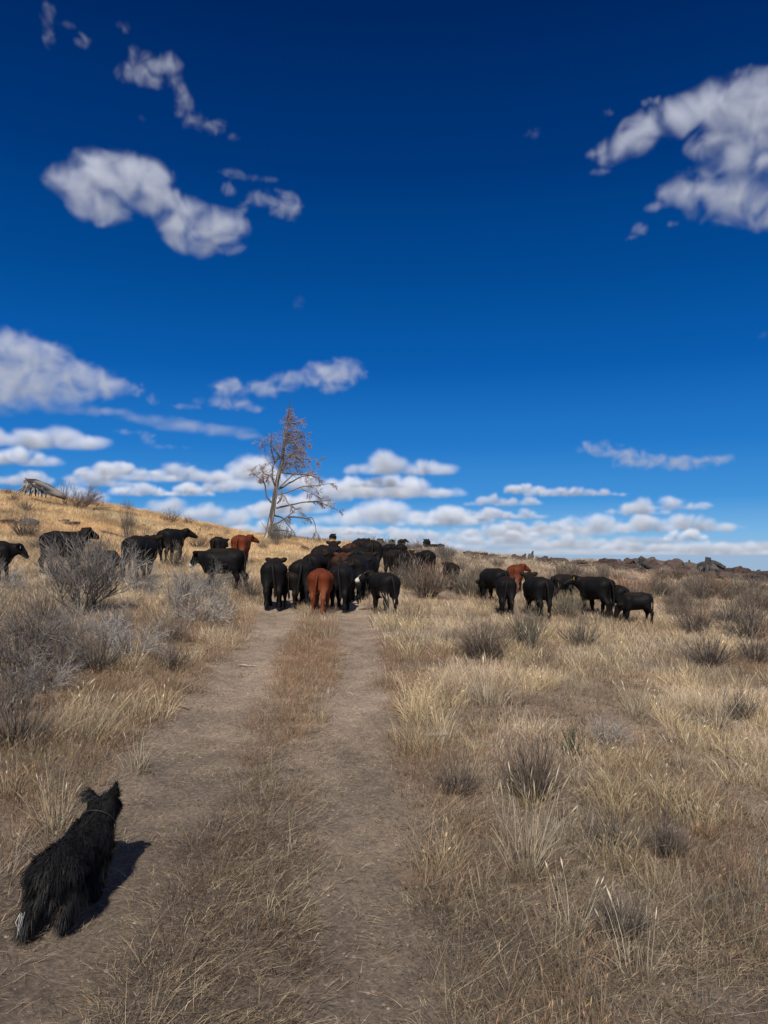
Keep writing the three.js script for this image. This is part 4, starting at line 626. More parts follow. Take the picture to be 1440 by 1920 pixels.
{
  rnd = RNG(3711);
  const p = groundAt(822, 1380), m = new THREE.Mesh(SLABS[1], new THREE.MeshStandardMaterial({ color: new THREE.Color().setRGB(0.5, 0.45, 0.4), roughness: 0.9, vertexColors: true })); m.name = numbered('weathered_wood'); m.position.set(p[0], p[1] + 0.015, p[2]); m.scale.set(0.17, 0.1, 0.07); m.rotation.y = 0.5; m.castShadow = m.receiveShadow = true; m.userData = { label: 'flat pale weathered piece lying in short grass right of the right wheel track', category: 'wood' }; scene.add(m);
}
// ------------------------------------------------------------------ bodies: tapered capsules joined by a smooth minimum and meshed as one surface
function bodyMesh(prims, cell, k) {
  let lo = [1e9, 1e9, 1e9], hi = [-1e9, -1e9, -1e9];
  for (const [a, b, ra, rb] of prims) for (let i = 0; i < 3; i++) { lo[i] = Math.min(lo[i], a[i] - ra, b[i] - rb); hi[i] = Math.max(hi[i], a[i] + ra, b[i] + rb); }
  lo = lo.map((v) => v - 3 * cell - k); hi = hi.map((v) => v + 3 * cell + k);
  const N = [0, 1, 2].map((i) => Math.ceil((hi[i] - lo[i]) / cell) + 1), S = new Float32Array(N[0] * N[1] * N[2]), mar = 4 * k + 2 * cell;
  for (const [a, b, ra, rb] of prims) {
    const ab = [b[0] - a[0], b[1] - a[1], b[2] - a[2]], l2 = ab[0] ** 2 + ab[1] ** 2 + ab[2] ** 2 + 1e-12, R0 = Math.max(ra, rb) + mar, lim = [0, 1, 2].map((i) => [Math.max(0, Math.floor((Math.min(a[i], b[i]) - R0 - lo[i]) / cell)), Math.min(N[i] - 1, Math.ceil((Math.max(a[i], b[i]) + R0 - lo[i]) / cell))]);
    for (let z = lim[2][0]; z <= lim[2][1]; z++) for (let y = lim[1][0]; y <= lim[1][1]; y++) for (let x = lim[0][0]; x <= lim[0][1]; x++) {
      const p = [lo[0] + x * cell - a[0], lo[1] + y * cell - a[1], lo[2] + z * cell - a[2]], h = clamp((p[0] * ab[0] + p[1] * ab[1] + p[2] * ab[2]) / l2), d = Math.hypot(p[0] - ab[0] * h, p[1] - ab[1] * h, p[2] - ab[2] * h) - lerp(ra, rb, h);
      if (d < mar) S[(z * N[1] + y) * N[0] + x] += Math.exp(-d / k);
    }
  }
  const f = (i) => S[i] > 1e-9 ? -k * Math.log(S[i]) : 1, idx = new Int32Array(S.length).fill(-1), pos = [], quads = [], sx = 1, sy = N[0], sz = N[0] * N[1];
  const D = new Float32Array(S.length); for (let i = 0; i < S.length; i++) D[i] = f(i);
  for (let z = 0; z < N[2] - 1; z++) for (let y = 0; y < N[1] - 1; y++) for (let x = 0; x < N[0] - 1; x++) {
    const o = z * sz + y * sy + x; let m = 0; for (let c = 0; c < 8; c++) if (D[o + (c & 1) * sx + ((c >> 1) & 1) * sy + (c >> 2) * sz] < 0) m |= 1 << c;
    if (m === 0 || m === 255) continue;
    let n = 0, P = [0, 0, 0];
    for (let c = 0; c < 8; c++) for (let ax = 0; ax < 3; ax++) if (!(c & (1 << ax))) { const e = c | (1 << ax); if (((m >> c) & 1) !== ((m >> e) & 1)) { const va = D[o + (c & 1) * sx + ((c >> 1) & 1) * sy + (c >> 2) * sz], vb = D[o + (e & 1) * sx + ((e >> 1) & 1) * sy + (e >> 2) * sz], t = va / (va - vb); for (let q = 0; q < 3; q++) P[q] += ((c >> q) & 1) + (q === ax ? t : 0); n++; } }
    idx[o] = pos.length / 3; pos.push(lo[0] + (x + P[0] / n) * cell, lo[1] + (y + P[1] / n) * cell, lo[2] + (z + P[2] / n) * cell);
  }
  for (let z = 1; z < N[2] - 1; z++) for (let y = 1; y < N[1] - 1; y++) for (let x = 1; x < N[0] - 1; x++) {
    const o = z * sz + y * sy + x, ins = D[o] < 0;
    for (const [s, u, v] of [[sx, sy, sz], [sy, sz, sx], [sz, sx, sy]]) if (ins !== (D[o + s] < 0)) { const a = idx[o], b = idx[o - u], c = idx[o - u - v], e = idx[o - v]; if (ins) quads.push(a, b, c, a, c, e); else quads.push(a, c, b, a, e, c); }
  }
  const g = new THREE.BufferGeometry(); g.setAttribute('position', new THREE.Float32BufferAttribute(pos, 3)); g.setIndex(quads); g.computeVertexNormals(); return g;
}
function paint(g, f) { const p = g.attributes.position, c = new Float32Array(p.count * 3); for (let i = 0; i < p.count; i++) c.set(f(p.getX(i), p.getY(i), p.getZ(i)), i * 3); const q = g.clone(); q.setAttribute('color', new THREE.BufferAttribute(c, 3)); return q; }

// ------------------------------------------------------------------ cattle (built facing away, towards -z; 1.3 m at the withers)
function cattlePose(o) {
  const w = o.fat ?? 1, P = [], L = 0.76 * (o.fat < 1 ? 0.95 : 1), add = (a, b, ra, rb) => P.push([[a[0], a[1], a[2] * L], [b[0], b[1], b[2] * L], ra, rb]);
  for (const s of [-1, 1]) {
    add([s * 0.07 * w, 0.93, -0.42], [s * 0.1 * w, 0.92, 0.3], 0.24, 0.27 * w);                       // ribs
    add([s * 0.16 * w, 1.1, 0.36], [s * 0.13 * w, 1.06, 0.62], 0.12, 0.13);                           // hips to pins
    add([s * 0.18, 1.0, -0.5], [s * 0.17, 0.72, -0.52], 0.15, 0.12);                                  // shoulder
    const [f, h] = s < 0 ? [o.legs[0], o.legs[2]] : [o.legs[1], o.legs[3]], lift = Math.max(0, h > 0.12 ? (h - 0.12) * 0.4 : 0), fl = Math.max(0, f > 0.12 ? (f - 0.12) * 0.4 : 0);
    add([s * 0.16 * w, 0.98, 0.52], [s * 0.175 * w, 0.74, 0.5 + h * 0.25], 0.19, 0.145);              // thigh
    add([s * 0.175 * w, 0.76, 0.46 + h * 0.3], [s * 0.15, 0.46, 0.7 + h * 0.75], 0.125, 0.062);       // gaskin to hock
    add([s * 0.15, 0.47, 0.71 + h * 0.75], [s * 0.14, 0.14 + lift, 0.66 + h], 0.06, 0.042);           // shank
    add([s * 0.14, 0.13 + lift, 0.66 + h], [s * 0.14, 0.04 + lift * 0.8, 0.62 + h], 0.05, 0.058);     // hoof
    add([s * 0.155, 0.76, -0.5], [s * 0.14, 0.41, -0.52 + f * 0.6], 0.1, 0.062);                      // forearm
    add([s * 0.14, 0.41, -0.52 + f * 0.6], [s * 0.135, 0.13 + fl, -0.52 + f], 0.058, 0.042);          // cannon
    add([s * 0.135, 0.13 + fl, -0.52 + f], [s * 0.135, 0.04 + fl * 0.8, -0.56 + f], 0.05, 0.058);
  }
  add([0, 0.74, -0.35], [0, 0.76, 0.3], 0.22 * w, 0.2 * w); add([0, 1.14, -0.5], [0, 1.15, 0.3], 0.13, 0.13); add([0, 1.13, 0.4], [0, 1.12, 0.68], 0.13, 0.1); add([0, 0.7, -0.6], [0, 0.85, -0.72], 0.17, 0.15);
  const dir = (p, y) => [Math.sin(y) * Math.cos(p), Math.sin(p), -Math.cos(y) * Math.cos(p)], n = dir(o.np, o.ny), h = dir(o.hp, o.hy), poll = [0 + n[0] * 0.5, 1.03 + n[1] * 0.5, -0.6 + n[2] * 0.5], at = (t, up = 0) => [poll[0] + h[0] * t, poll[1] + h[1] * t + up, poll[2] + h[2] * t], r = [Math.cos(o.hy), 0, Math.sin(o.hy)];
  add([0, 1.0, -0.52], poll, 0.23, 0.125); add([0, 0.86, -0.62], [poll[0], poll[1] - 0.07, poll[2]], 0.18, 0.1);
  add(at(0, 0.01), at(0.24), 0.125, 0.09); add(at(0.2, -0.01), at(0.4, -0.015), 0.088, 0.072);
  for (const s of [-1, 1]) { const e0 = [poll[0] + r[0] * s * 0.1 - h[0] * 0.02, poll[1] + 0.04, poll[2] + r[2] * s * 0.1 - h[2] * 0.02], e1 = [e0[0] + r[0] * s * 0.11, e0[1] + 0.045, e0[2] + r[2] * s * 0.11], e2 = [e1[0] + r[0] * s * 0.07, e1[1] + 0.02, e1[2] + r[2] * s * 0.07]; add(e0, e1, 0.032, 0.052); add(e1, e2, 0.048, 0.018); }
  const tail = new Tris(), sw = o.tail ?? 0;
  return { P, poll: [poll[0], poll[1], poll[2] * L], h, r, at: (t, up) => { const q = at(t, up); return [q[0], q[1], q[2] * L]; }, sw, L };
}
function tailGeo(sw, col, L) { const t = new Tris(); t.tube([[0, 1.17, 0.66], [0, 1.16, 0.79], [sw * 0.05, 1.0, 0.86], [sw * 0.15, 0.75, 0.87], [sw * 0.22, 0.55, 0.85], [sw * 0.24, 0.42, 0.84], [sw * 0.25, 0.3, 0.84]].map(([x, y, z]) => [x, y, z - 0.8 * (1 - L)]), [0.05, 0.045, 0.032, 0.026, 0.03, 0.045, 0.012], 6, col); return t.geo(); }
const POSES = {
  walkA: { legs: [-0.16, 0.16, 0.2, -0.14], np: 0.3, ny: 0, hp: -0.5, hy: 0, tail: 0.3 },
  walkB: { legs: [0.18, -0.14, -0.12, 0.18], np: 0.05, ny: 0.15, hp: -0.7, hy: 0.2, tail: -0.4 },
  stand: { legs: [0.0, 0.04, 0.03, -0.06], np: 0.48, ny: 0.1, hp: -0.3, hy: 0.25, tail: 0.2 },
  left: { legs: [-0.1, 0.08, 0.12, -0.1], np: 0.3, ny: -0.5, hp: -0.35, hy: -1.0, tail: 0.3 },
  right: { legs: [0.1, -0.08, -0.1, 0.12], np: 0.28, ny: 0.45, hp: -0.4, hy: 0.95, tail: -0.3 },
  back: { legs: [-0.05, 0.08, 0.1, -0.08], np: 0.35, ny: 0.75, hp: -0.35, hy: 1.9, tail: 0.2 },
  low: { legs: [-0.06, 0.1, 0.08, -0.1], np: -0.75, ny: 0.1, hp: -1.1, hy: 0.15, tail: 0.1 },
};
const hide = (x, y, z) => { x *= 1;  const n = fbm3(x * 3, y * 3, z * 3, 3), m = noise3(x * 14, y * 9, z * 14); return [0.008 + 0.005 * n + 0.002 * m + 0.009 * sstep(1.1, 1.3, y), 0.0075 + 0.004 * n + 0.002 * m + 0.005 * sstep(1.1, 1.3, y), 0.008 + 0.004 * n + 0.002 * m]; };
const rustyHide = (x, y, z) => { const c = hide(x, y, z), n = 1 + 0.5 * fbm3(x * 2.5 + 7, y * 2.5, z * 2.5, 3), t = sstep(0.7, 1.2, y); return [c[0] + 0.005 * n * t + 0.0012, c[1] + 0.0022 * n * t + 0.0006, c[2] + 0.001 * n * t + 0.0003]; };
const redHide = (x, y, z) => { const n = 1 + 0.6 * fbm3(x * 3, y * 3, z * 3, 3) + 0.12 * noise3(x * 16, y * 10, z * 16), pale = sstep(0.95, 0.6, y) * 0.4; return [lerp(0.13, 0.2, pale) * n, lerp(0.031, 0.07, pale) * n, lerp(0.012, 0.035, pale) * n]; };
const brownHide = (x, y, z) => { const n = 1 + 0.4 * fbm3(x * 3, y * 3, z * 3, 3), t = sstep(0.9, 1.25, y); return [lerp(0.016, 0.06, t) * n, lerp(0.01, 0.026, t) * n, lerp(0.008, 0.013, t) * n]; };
const cattleMat = new THREE.MeshPhysicalMaterial({ vertexColors: true, roughness: 0.62, specularIntensity: 0.22 }), darkEye = new THREE.MeshStandardMaterial({ color: 0x050505, roughness: 0.15 });
const tagMat = { yellow: new THREE.MeshStandardMaterial({ color: new THREE.Color().setRGB(0.62, 0.47, 0.05), roughness: 0.5 }), blue: new THREE.MeshStandardMaterial({ color: new THREE.Color().setRGB(0.3, 0.5, 0.6), roughness: 0.5 }) };
const bodies = {}, skins = {};
function cattleParts(pose, fine, calf, coat) {
  const key = pose + fine + calf;
  if (!bodies[key]) { const c = cattlePose({ ...POSES[pose], fat: calf ? 0.84 : 0.96 }); c.g = bodyMesh(c.P, fine ? 0.022 : 0.045, 0.028); bodies[key] = c; }
  const B = bodies[key], sk = key + coat;
  if (!skins[sk]) {
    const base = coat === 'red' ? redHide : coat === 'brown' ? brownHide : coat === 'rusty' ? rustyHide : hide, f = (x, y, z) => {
      let c = base(x, y, z); const t = (x - B.poll[0]) * B.h[0] + (y - B.poll[1]) * B.h[1] + (z - B.poll[2]) * B.h[2], sd = (x - B.poll[0]) * B.r[0] + (z - B.poll[2]) * B.r[2], q = Math.hypot(x - B.poll[0] - B.h[0] * t, y - B.poll[1] - B.h[1] * t, z - B.poll[2] - B.h[2] * t);
      if (coat === 'white face' && t > -0.04 && q < 0.15 && Math.abs(sd) < 0.14) { const vu = (y - B.poll[1] - B.h[1] * t) * Math.hypot(B.h[0], B.h[2]) - ((x - B.poll[0] - B.h[0] * t) * B.h[0] + (z - B.poll[2] - B.h[2] * t) * B.h[2]) * B.h[1], e = Math.hypot(t - 0.13, Math.abs(sd) - 0.1), n = noise3(x * 20, y * 20, z * 20) * 0.02; if (e > 0.065 + n && (t > 0.3 + n || (vu > 0.035 + n * 0.5 && Math.abs(sd) < 0.075 + n))) c = [0.62, 0.59, 0.55]; }
      if (coat === 'poll' && t > -0.09 && t < 0.03 && y > B.poll[1] + 0.08 && Math.abs(sd) < 0.05) c = [0.6, 0.57, 0.53];
      if (coat === 'red' && y < 0.62 && y > 0.3 && z > 0.35 && Math.abs(x) < 0.1 && noise3(x * 9, y * 5, z * 9) > 0.05) c = [0.34, 0.22, 0.15];
      if (coat === 'tailhead' && y > 1.0 && z > 0.66 && Math.abs(x) < 0.07) c = [0.12, 0.085, 0.055];
      return y < 0.05 ? [0.03, 0.028, 0.026] : c;
    };
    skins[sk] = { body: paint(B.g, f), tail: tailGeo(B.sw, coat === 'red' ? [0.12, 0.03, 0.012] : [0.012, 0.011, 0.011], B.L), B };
  }
  return skins[sk];
}
const EYE_GEO = new THREE.SphereGeometry(0.022, 8, 6);
// px, top of the animal in the picture, distance, heading in degrees (0 away, 90 to the right), pose, coat
function animal(name, px, top, d, heading, pose, coat, label, o = {}) {
  if (o.feet) d = -groundAt(px, o.feet)[2];
  const fine = d < 25, s = cattleParts(pose, fine, name === 'calf', coat);
  if (o.far) { s.body.computeBoundingBox(); for (d = 47; d < 95; d += 0.5) if ((heightTo(px, top, d) - H(atDepth(px, d)[0], -d)) / s.body.boundingBox.max.y > o.far) break; }
  const kindName = label.includes('cow') && (!label.includes('calf') || label.indexOf('cow') < label.indexOf('calf')) ? 'cow' : 'calf', p = atDepth(px, d), t = thing(kindName, label, kindName, [p[0], p[1], p[2]], -heading * Math.PI / 180, o.group);
  part(t, 'body', s.body, cattleMat); part(t, 'tail', s.tail, cattleMat);
  s.body.computeBoundingBox(); const bb = s.body.boundingBox, k = o.scale ?? (heightTo(px, top, d) - p[1]) / bb.max.y;
  t.scale.setScalar(k); const B = s.B;
  if (d < 23) for (const q of [-1, 1]) { const e = new THREE.Mesh(EYE_GEO, darkEye); e.name = 'eye'; e.castShadow = true; e.position.set(B.at(0.13)[0] + B.r[0] * q * 0.097, B.at(0.13)[1] + 0.035, B.at(0.13)[2] + B.r[2] * q * 0.097); t.add(e); }
  if (o.tag) { const g = new THREE.BoxGeometry(0.075, 0.1, 0.008), e = new THREE.Mesh(g, tagMat[o.tag]); e.name = 'ear_tag'; e.castShadow = true; const q = o.tagSide ?? 1; e.position.set(B.poll[0] + B.r[0] * q * 0.2 + B.h[0] * 0.07, B.poll[1] + 0.03, B.poll[2] + B.r[2] * q * 0.2 + B.h[2] * 0.07); e.rotation.y = Math.atan2(B.h[0], B.h[2]); t.add(e); }
  if (k < 0.6 || k > 1.2) console.log('size', d.toFixed(1), label, k.toFixed(2));
}
const C = animal;
// -- left of the track
C('cow', -18, 1013, 20.5, 58, 'walkB', 'black', 'black cow cut off by the left edge with a pale tag at its ear', { feet: 1092, tag: 'blue' });
C('cow', 116, 987, 21.5, 34, 'stand', 'black', 'big black cow with raised ears behind the tall bare sagebrush at left', { feet: 1082 });
C('calf', 196, 1031, 20.3, 75, 'low', 'rusty', 'small black calf tucked behind the tall bare sagebrush, in front of the big cow', { feet: 1086 });
C('calf', 262, 1001, 20.2, 12, 'walkA', 'black', 'black cow seen from behind through pale windswept branches, between the big cow and the tree', { feet: 1092 });
C('cow', 320, 989, 25.5, 14, 'right', 'black', 'black cow farther up the slope, head turned right, above the white-faced calf at left', { feet: 1058 });
C('cow', 420, 1027, 19.6, -84, 'walkB', 'white face', 'black calf with a white face walking left behind the olive sagebrush', { feet: 1112 });
C('calf', 409, 1006, 25.5, 8, 'walkB', 'rusty', 'small black calf seen from behind, left of the red cow under the tree', { feet: 1052 });
C('cow', 452, 1001, 24.5, 4, 'right', 'red', 'red brown cow looking right, left of the dead tree', { feet: 1060 });
// -- on the track
C('calf', 514, 1045, 17.6, -4, 'walkA', 'black', 'stout black cow seen square from behind, leftmost on the track', { feet: 1142 });
C('calf', 564, 1048, 19, -8, 'walkB', 'black', 'black calf from behind, just right of the stout cow on the track', { feet: 1137 });
C('calf', 553, 1069, 18.3, 14, 'low', 'rusty', 'small dark calf with lowered head squeezed beside the stout cow', { feet: 1139 });
C('calf', 601, 1065, 16.6, 3, 'walkB', 'red', 'bright red brown calf walking away in the middle of the track', { feet: 1151 });
C('calf', 640, 1054, 17.4, 5, 'walkA', 'poll', 'black calf with a white spot on its poll, right beside the red calf', { feet: 1146 });
C('calf', 668, 1040, 19.2, 6, 'walkB', 'black', 'tall black calf behind the one with the white poll, on the right wheel track', { feet: 1128 });
C('calf', 722, 1070, 16.4, -20, 'left', 'white face', 'black calf with a white face standing at the right wheel track, looking left', { feet: 1158 });
// -- the bunched herd ahead
C('calf', 590, 1034, 21.3, 10, 'walkA', 'black', 'black calf low at the left end of the bunched herd');
C('cow', 607, 1021, 23.2, 5, 'walkB', 'rusty', 'black cow left in the bunch, behind the low left-end calf');
C('cow', 624, 1013, 25.5, -5, 'stand', 'black', 'highest black cow of the left half of the bunch');
C('cow', 624, 1000, 43, 0, 'walkA', 'black', 'lone black cow small on the crest above the left half of the bunch', { far: 0.8 });
C('calf', 640, 1035, 21.6, 0, 'walkA', 'brown', 'brown-backed calf in the middle of the bunch, above the white-polled calf');
C('cow', 656, 1018, 29, -10, 'walkB', 'brown', 'narrow dark brown cow in the gap of the bunch, left of the tallest ones');
C('cow', 676, 1008, 31, 8, 'walkA', 'rusty', 'tallest black cow in the right half of the bunch');
C('cow', 670, 1024, 24, 0, 'walkB', 'black', 'black cow directly in front of the tallest one in the bunch');
C('calf', 688, 1034, 22.5, 4, 'walkA', 'black', 'black calf low at the right side of the bunch, behind the white-faced track calf');
C('cow', 698, 1012, 27.5, -3, 'walkB', 'rusty', 'long-legged black cow at the right end of the bunch');
C('cow', 713, 1009, 35, 0, 'walkA', 'black', 'black cow with a rounded rump just right of the bunch, farther up', { far: 0.85 });
C('cow', 735, 1011, 47, 0, 'walkB', 'black', 'tiny dark cow on the crest, second from the right of the bunch', { far: 0.75 });
C('cow', 753, 1010, 42, 12, 'right', 'rusty', 'small black cow on the crest with an ear showing to the right', { far: 0.78 });
C('cow', 728, 1019, 37, 14, 'walkA', 'black', 'black cow below the crest in front of the small skyline cows, left one of two');
C('cow', 750, 1019, 36, -8, 'walkB', 'black', 'black cow below the crest in front of the small skyline cows, right one of two');
C('calf', 735, 1030, 27.5, 12, 'walkA', 'rusty', 'broad black calf in brush ahead of the white-faced track calf, nearest of that far group');
C('calf', 752, 1033, 27.8, -10, 'walkB', 'black', 'black calf pressed to the right side of the broad one in the brush');
C('calf', 764, 1042, 26.8, 80, 'low', 'black', 'low black calf half sunk in the brush of the far group');
C('calf', 771, 1031, 30, -6, 'stand', 'rusty', 'black calf behind the low one in the brush, ears showing');
C('calf', 784, 1036, 28.7, 0, 'walkA', 'black', 'black calf between the ears-up one and the right-end one of the far group');
C('calf', 799, 1031, 28, -10, 'walkB', 'black', 'rounded black calf at the right end of the far group in the brush');
C('cow', 800, 1010, 46, 0, 'walkA', 'rusty', 'dark cow standing clear on the skyline right of the far group', { far: 0.8 });
C('cow', 814, 1020, 52, 60, 'low', 'black', 'tiny grazing cow on the skyline right of the clear-standing one', { far: 0.8 });
C('cow', 826, 1019, 54, 10, 'walkB', 'black', 'tiny dark cow farthest right on the crest of the herd', { far: 0.8 });
// -- right of the track
C('calf', 846, 1054, 20.8, -8, 'walkA', 'rusty', 'lone black cow from behind, half covered by the leafless brown bush', { feet: 1108 });
C('cow', 926, 1065, 19.2, -34, 'low', 'black', 'black cow with its head down to the left behind the leafless bush', { feet: 1132 });
C('calf', 948, 1080, 17.6, 5, 'walkB', 'black', 'black calf from behind in front of the cow with lowered head', { feet: 1154 });
C('cow', 966, 1057, 22.5, 20, 'right', 'red', 'red brown cow looking over the back of the right-hand group', { feet: 1112 });
C('cow', 1008, 1073, 17.9, -14, 'stand', 'tailhead', 'stout black cow from behind with a brownish tailhead, middle of the right-hand group', { feet: 1160 });
C('calf', 1054, 1076, 19.8, 55, 'walkB', 'rusty', 'black calf facing right behind the stout cow of the right-hand group', { feet: 1130 });
C('cow', 1118, 1078, 18.3, -32, 'left', 'black', 'black cow with a yellow ear tag looking back over its shoulder', { feet: 1157, tag: 'yellow', tagSide: -1 });
C('calf', 1150, 1094, 18.2, -30, 'walkA', 'black', 'black calf squeezed between the ear-tagged cow and the side-on calf', { feet: 1160 });
C('calf', 1192, 1110, 17.2, -88, 'low', 'black', 'black calf standing side-on at the right end of the herd, head hidden', { feet: 1171 });
console.log('cattle done');

// ------------------------------------------------------------------ the dog
{
  rnd = RNG(88);
  const P = [], add = (a, b, ra, rb) => P.push([a, b, ra, rb]);
  add([0, 0.365, -0.2], [0, 0.355, 0.16], 0.125, 0.115); add([0, 0.31, -0.22], [0, 0.33, 0.1], 0.11, 0.09); add([0, 0.365, 0.16], [0, 0.35, 0.32], 0.11, 0.1); add([0, 0.30, -0.3], [0, 0.38, -0.32], 0.1, 0.1);
  add([0, 0.40, -0.28], [0.015, 0.49, -0.42], 0.125, 0.09); add([0.015, 0.515, -0.44], [0.02, 0.51, -0.52], 0.082, 0.066); add([0.02, 0.495, -0.54], [0.03, 0.475, -0.64], 0.045, 0.034);
  for (const s of [-1, 1]) {
    const sw = s < 0 ? 0.12 : -0.04, fs = s < 0 ? -0.08 : 0.09;
    add([s * 0.07, 0.34, 0.24], [s * 0.095, 0.235, 0.2 + sw * 0.3], 0.095, 0.065); add([s * 0.095, 0.235, 0.2 + sw * 0.3], [s * 0.085, 0.13, 0.33 + sw * 0.7], 0.06, 0.036); add([s * 0.085, 0.13, 0.33 + sw * 0.7], [s * 0.08, 0.04, 0.3 + sw], 0.034, 0.028); add([s * 0.08, 0.03, 0.31 + sw], [s * 0.08, 0.028, 0.26 + sw], 0.03, 0.028);
    add([s * 0.085, 0.34, -0.24], [s * 0.085, 0.2, -0.22 + fs * 0.4], 0.07, 0.045); add([s * 0.085, 0.2, -0.22 + fs * 0.4], [s * 0.08, 0.04, -0.24 + fs], 0.036, 0.026); add([s * 0.08, 0.03, -0.24 + fs], [s * 0.08, 0.028, -0.29 + fs], 0.03, 0.028);
  }
  add([0.06, 0.55, -0.45], [0.085, 0.63, -0.44], 0.034, 0.02); add([0.085, 0.63, -0.44], [0.1, 0.69, -0.435], 0.02, 0.005);                                      // right ear pricked
  add([-0.05, 0.55, -0.45], [-0.095, 0.615, -0.45], 0.034, 0.02); add([-0.095, 0.615, -0.45], [-0.15, 0.605, -0.46], 0.02, 0.006);   // left ear folded out
  const g = bodyMesh(P, 0.0105, 0.018), p = atDepth(150, 4.6), t = thing('dog', 'shaggy black dog walking up the left wheel track with its back to the camera', 'dog', [p[0], p[1] - 0.006, p[2]], -0.06); t.scale.setScalar(0.88);
  const black = [0.005, 0.0048, 0.005];
  part(t, 'body', paint(g, (x, y, z) => y < 0.16 && z > 0.2 && Math.abs(x) < 0.075 ? [0.03, 0.018, 0.012] : black), cattleMat);
  // shaggy coat: tapering locks that lie back along the body, longer on rump, thighs, belly and ears
  const pos = g.attributes.position, nor = g.attributes.normal, ix = g.index.array, cum = [], A = new THREE.Vector3(), B = new THREE.Vector3(), N = new THREE.Vector3(); let tot = 0;
  for (let i = 0; i < ix.length; i += 3) { const a = A.fromBufferAttribute(pos, ix[i]).clone(), b = B.fromBufferAttribute(pos, ix[i + 1]).clone().sub(a), c = N.fromBufferAttribute(pos, ix[i + 2]).clone().sub(a); tot += b.cross(c).length(); cum.push(tot); }
  const fur = new Tris(), ear = new Tris();
  for (let k = 0; k < 24000; k++) {
    const q = rnd() * tot; let lo = 0, hi = cum.length - 1; while (lo < hi) { const m = (lo + hi) >> 1; if (cum[m] < q) lo = m + 1; else hi = m; }
    let u = rnd(), v = rnd(); if (u + v > 1) { u = 1 - u; v = 1 - v; } const i = lo * 3, w = 1 - u - v, mix = (at, c) => at.getComponent(ix[i], c) * w + at.getComponent(ix[i + 1], c) * u + at.getComponent(ix[i + 2], c) * v;
    const x = mix(pos, 0), y = mix(pos, 1), z = mix(pos, 2); N.set(mix(nor, 0), mix(nor, 1), mix(nor, 2)).normalize();
    const isEar = y > 0.585, head = z < -0.4, low = y < 0.1, rump = z > 0.22 && y > 0.12;
    let len = isEar ? R(0.03, 0.07) : head ? R(0.015, 0.035) : low ? R(0.008, 0.02) : rump ? R(0.045, 0.09) : y < 0.3 ? R(0.04, 0.08) : R(0.03, 0.065);
    const fl = isEar ? new THREE.Vector3(x < 0 ? -0.8 : 0.25, x < 0 ? -0.15 : 0.9, 0) : new THREE.Vector3(0, -0.45 - (y < 0.3 ? 0.5 : 0), 0.8);
    fl.x += 0.9 * noise3(x * 22, y * 22, z * 22); fl.y += 0.9 * noise3(x * 22 + 9, y * 22, z * 22); fl.addScaledVector(N, -0.75 * fl.dot(N)).addScaledVector(N, isEar ? 0.3 : 0.4).add(V1.set(R(-0.3, 0.3), R(-0.3, 0.3), R(-0.3, 0.3))).normalize();
    len *= isEar ? 1 : 0.65 + 0.9 * clamp(0.5 + noise3(x * 26, y * 26, z * 26 + 4)); const S = new THREE.Vector3().crossVectors(fl, N).normalize(), gr = -0.25 * len, c = rnd() < 0.05 && !head ? mul([0.045, 0.036, 0.03], R(0.6, 1.6)) : mul([0.0095, 0.009, 0.0095], R(0.25, 1.3)); if (z > 0.16 && z < 0.34 && y < 0.2 && x > 0 && x < 0.1 && rnd() < 0.25) c.splice(0, 3, 0.07, 0.035, 0.02);
    const cl = (v, h) => (Math.round(v / 0.03 + h * 0.3) - h * 0.3) * 0.03, tk = isEar || low ? 0 : 0.6, tx = lerp(x, cl(x, noise3(y * 40, z * 40, 1)), tk), ty = lerp(y, cl(y, noise3(x * 40, z * 40, 2)), tk), tz = lerp(z, cl(z, noise3(x * 40, y * 40, 3)), tk);
    fur.strip([[x - N.x * 0.004, y - N.y * 0.004, z - N.z * 0.004], [x + fl.x * len * 0.55, y + fl.y * len * 0.55, z + fl.z * len * 0.55], [tx + fl.x * len, ty + fl.y * len + gr, tz + fl.z * len]], [0.0021, 0.0016, 0], [S.x, S.y, S.z], c, c);
  }
  const furMat = new THREE.MeshStandardMaterial({ vertexColors: true, roughness: 0.7, side: THREE.DoubleSide });
  const f = part(t, 'fur', fur.geo(), furMat); f.userData.kind = 'stuff';
  const wisp = new Tris(); for (let k = 0; k < 20; k++) { const x = -0.085 + R(-0.014, 0.014), y = R(0.17, 0.215), z = 0.36 + 0.125 + R(-0.02, 0.01), l = R(0.07, 0.15), s = R(0, 6.28), c = mul([0.5, 0.48, 0.45], R(0.6, 1.2)); wisp.strip([[x, y, z], [x + R(-0.012, 0.012), y - l * 0.5, z + 0.025], [x + R(-0.03, 0.03), y - l, z + 0.02 + R(-0.01, 0.02)]], [0.002, 0.0017, 0], [Math.cos(s), 0, Math.sin(s)], c, c); }
  const tf = part(t, 'white_tuft', wisp.geo(), furMat); tf.userData = { label: 'wisp of white hair on the left hind leg', kind: 'stuff' };
  const pads = new Tris(); for (const [dx, dy, r] of [[0, 0.0, 0.017], [-0.016, -0.016, 0.009], [0.016, -0.016, 0.009], [0, -0.02, 0.009]]) pads.tube([[-0.08 + dx, 0.05 + dy, 0.43], [-0.08 + dx, 0.05 + dy, 0.452]], [r, r * 0.7], 7, [0.09, 0.075, 0.065]); part(t, 'paw_pad', pads.geo(), new THREE.MeshStandardMaterial({ vertexColors: true, roughness: 0.8 }));
  const col = new THREE.TorusGeometry(0.121, 0.0028, 5, 22), cm = part(t, 'collar', col, new THREE.MeshStandardMaterial({ color: new THREE.Color().setRGB(0.03, 0.029, 0.028), roughness: 0.6 })); cm.position.set(0.01, 0.455, -0.355); cm.rotation.x = 0.62 + Math.PI; cm.scale.set(1.02, 1.05, 1);
}

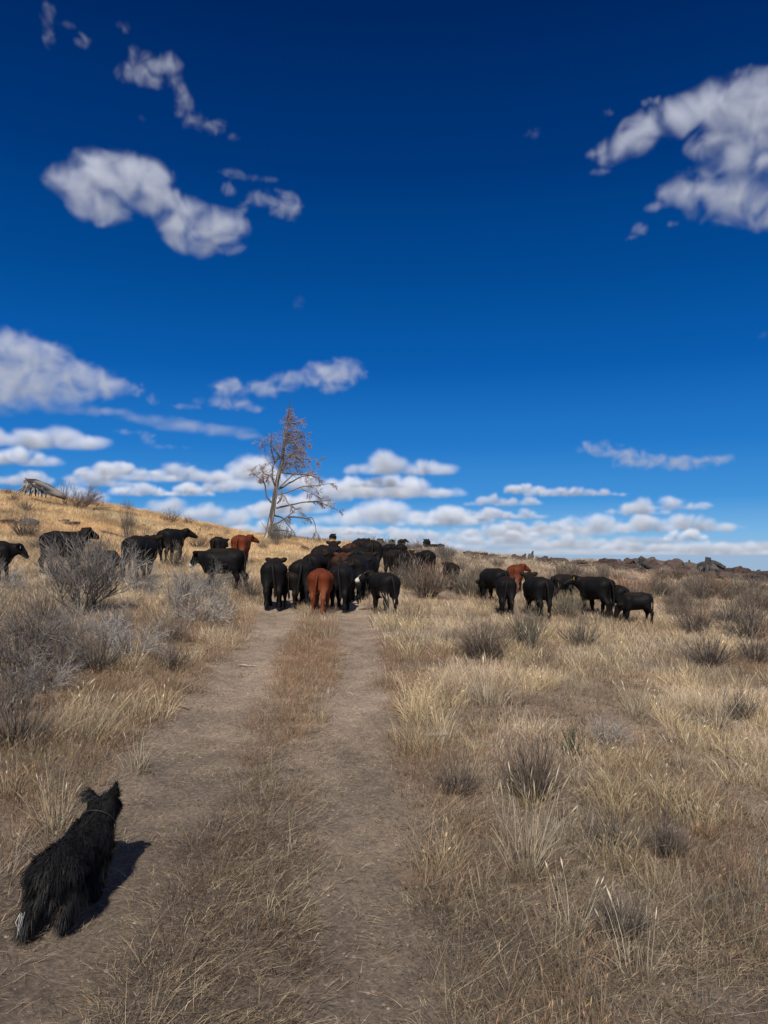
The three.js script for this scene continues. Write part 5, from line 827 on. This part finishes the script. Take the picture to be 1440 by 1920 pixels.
// ------------------------------------------------------------------ alike shrubs and boulders: each is told apart by the landmark it stands nearest to
{
  const marks = [[5, 1050, 'the cropped black cow'], [115, 1030, 'the big black cow'], [326, 1015, 'the far head-turned cow'], [458, 1020, 'the red cow by the tree'], [238, 990, 'the narrow dead bush'], [147, 978, 'the pale upright rock'], [59, 970, 'the grey split rock'], [75, 905, 'the uprooted trunk'], [160, 925, 'the fallen crown'], [372, 977, 'the square skyline rock'], [303, 986, 'the pale slab'], [500, 1003, 'the dead tree'],
    [800, 1100, 'the large tan brush'], [718, 1110, 'the white-faced track calf'], [798, 1050, 'the far group'], [872, 1090, 'the leafless bush'], [924, 1110, 'the head-down cow'], [967, 1065, 'the red cow at right'], [1008, 1115, 'the stout brown-tailed cow'], [1054, 1090, 'the right-facing calf'], [1116, 1110, 'the ear-tagged cow'], [1192, 1140, 'the side-on calf'], [1330, 1180, 'the fallen reddish branch'], [800, 1018, 'the skyline cow'], [830, 1022, 'the farthest cow'],
    [982, 1045, 'the forked stump'], [995, 1045, 'the tall charred stump'], [1022, 1047, 'the squat stump'], [1045, 1046, 'the level black log'], [1110, 1050, 'the gap in the low rim'], [1160, 1050, 'the low middle of the rim'], [1205, 1060, 'the slanting-log tree base'], [1238, 1085, 'the charred chunk'], [1270, 1085, 'the small dark log'], [1293, 1050, 'the thin black snag'], [1325, 1060, 'the large upturned stump'], [1372, 1075, 'the thick black log'], [1410, 1078, 'the right-edge black log'], [1430, 1060, 'the right edge skyline'], [1425, 1125, 'the greenish edge sagebrush'], [1400, 1150, 'the brown edge brush'], [1410, 1245, 'the dark edge brush'], [1092, 1215, 'the dark brush below the tagged cow'], [985, 1205, 'the brush below the stout cow'], [1330, 1250, 'the wide dark brush']];
  const seen = {}, order = ['nearest', 'second', 'third', 'fourth', 'fifth', 'sixth', 'seventh', 'eighth', 'ninth', 'tenth', 'eleventh', 'twelfth', 'thirteenth'];
  const list = later.map(([o, what]) => {
    const q = o.position, y = q.y - EYE, c = Math.cos(PITCH), s = Math.sin(PITCH), Z = -q.z * c + y * s, Y = y * c + q.z * s, px = 720 + F * q.x / Z, py = 960 - F * Y / Z;
    let best = null, bd = 1e9; for (const m of marks) { const e = Math.hypot(m[0] - px, (m[1] - py) * 1.3); if (e < bd) { bd = e; best = m; } }
    const dx = px - best[0], dy = py - best[1], rel = Math.abs(dx) > Math.abs(dy) * 1.3 ? (dx > 0 ? 'right of' : 'left of') : dy > 0 ? 'in front of' : 'behind';
    return [bd, o, what, rel, best[2]];
  }).sort((a, b) => a[0] - b[0]);
  for (const [, o, what, rel, mark] of list) { const k = what + rel + mark, n = seen[k] = (seen[k] ?? -1) + 1; o.userData.label = n ? `${what} ${rel} ${mark}, ${order[Math.min(n, 12)]} from it` : `${what} ${rel} ${mark}, closest to it`; }
}
renderer.render(scene, camera);
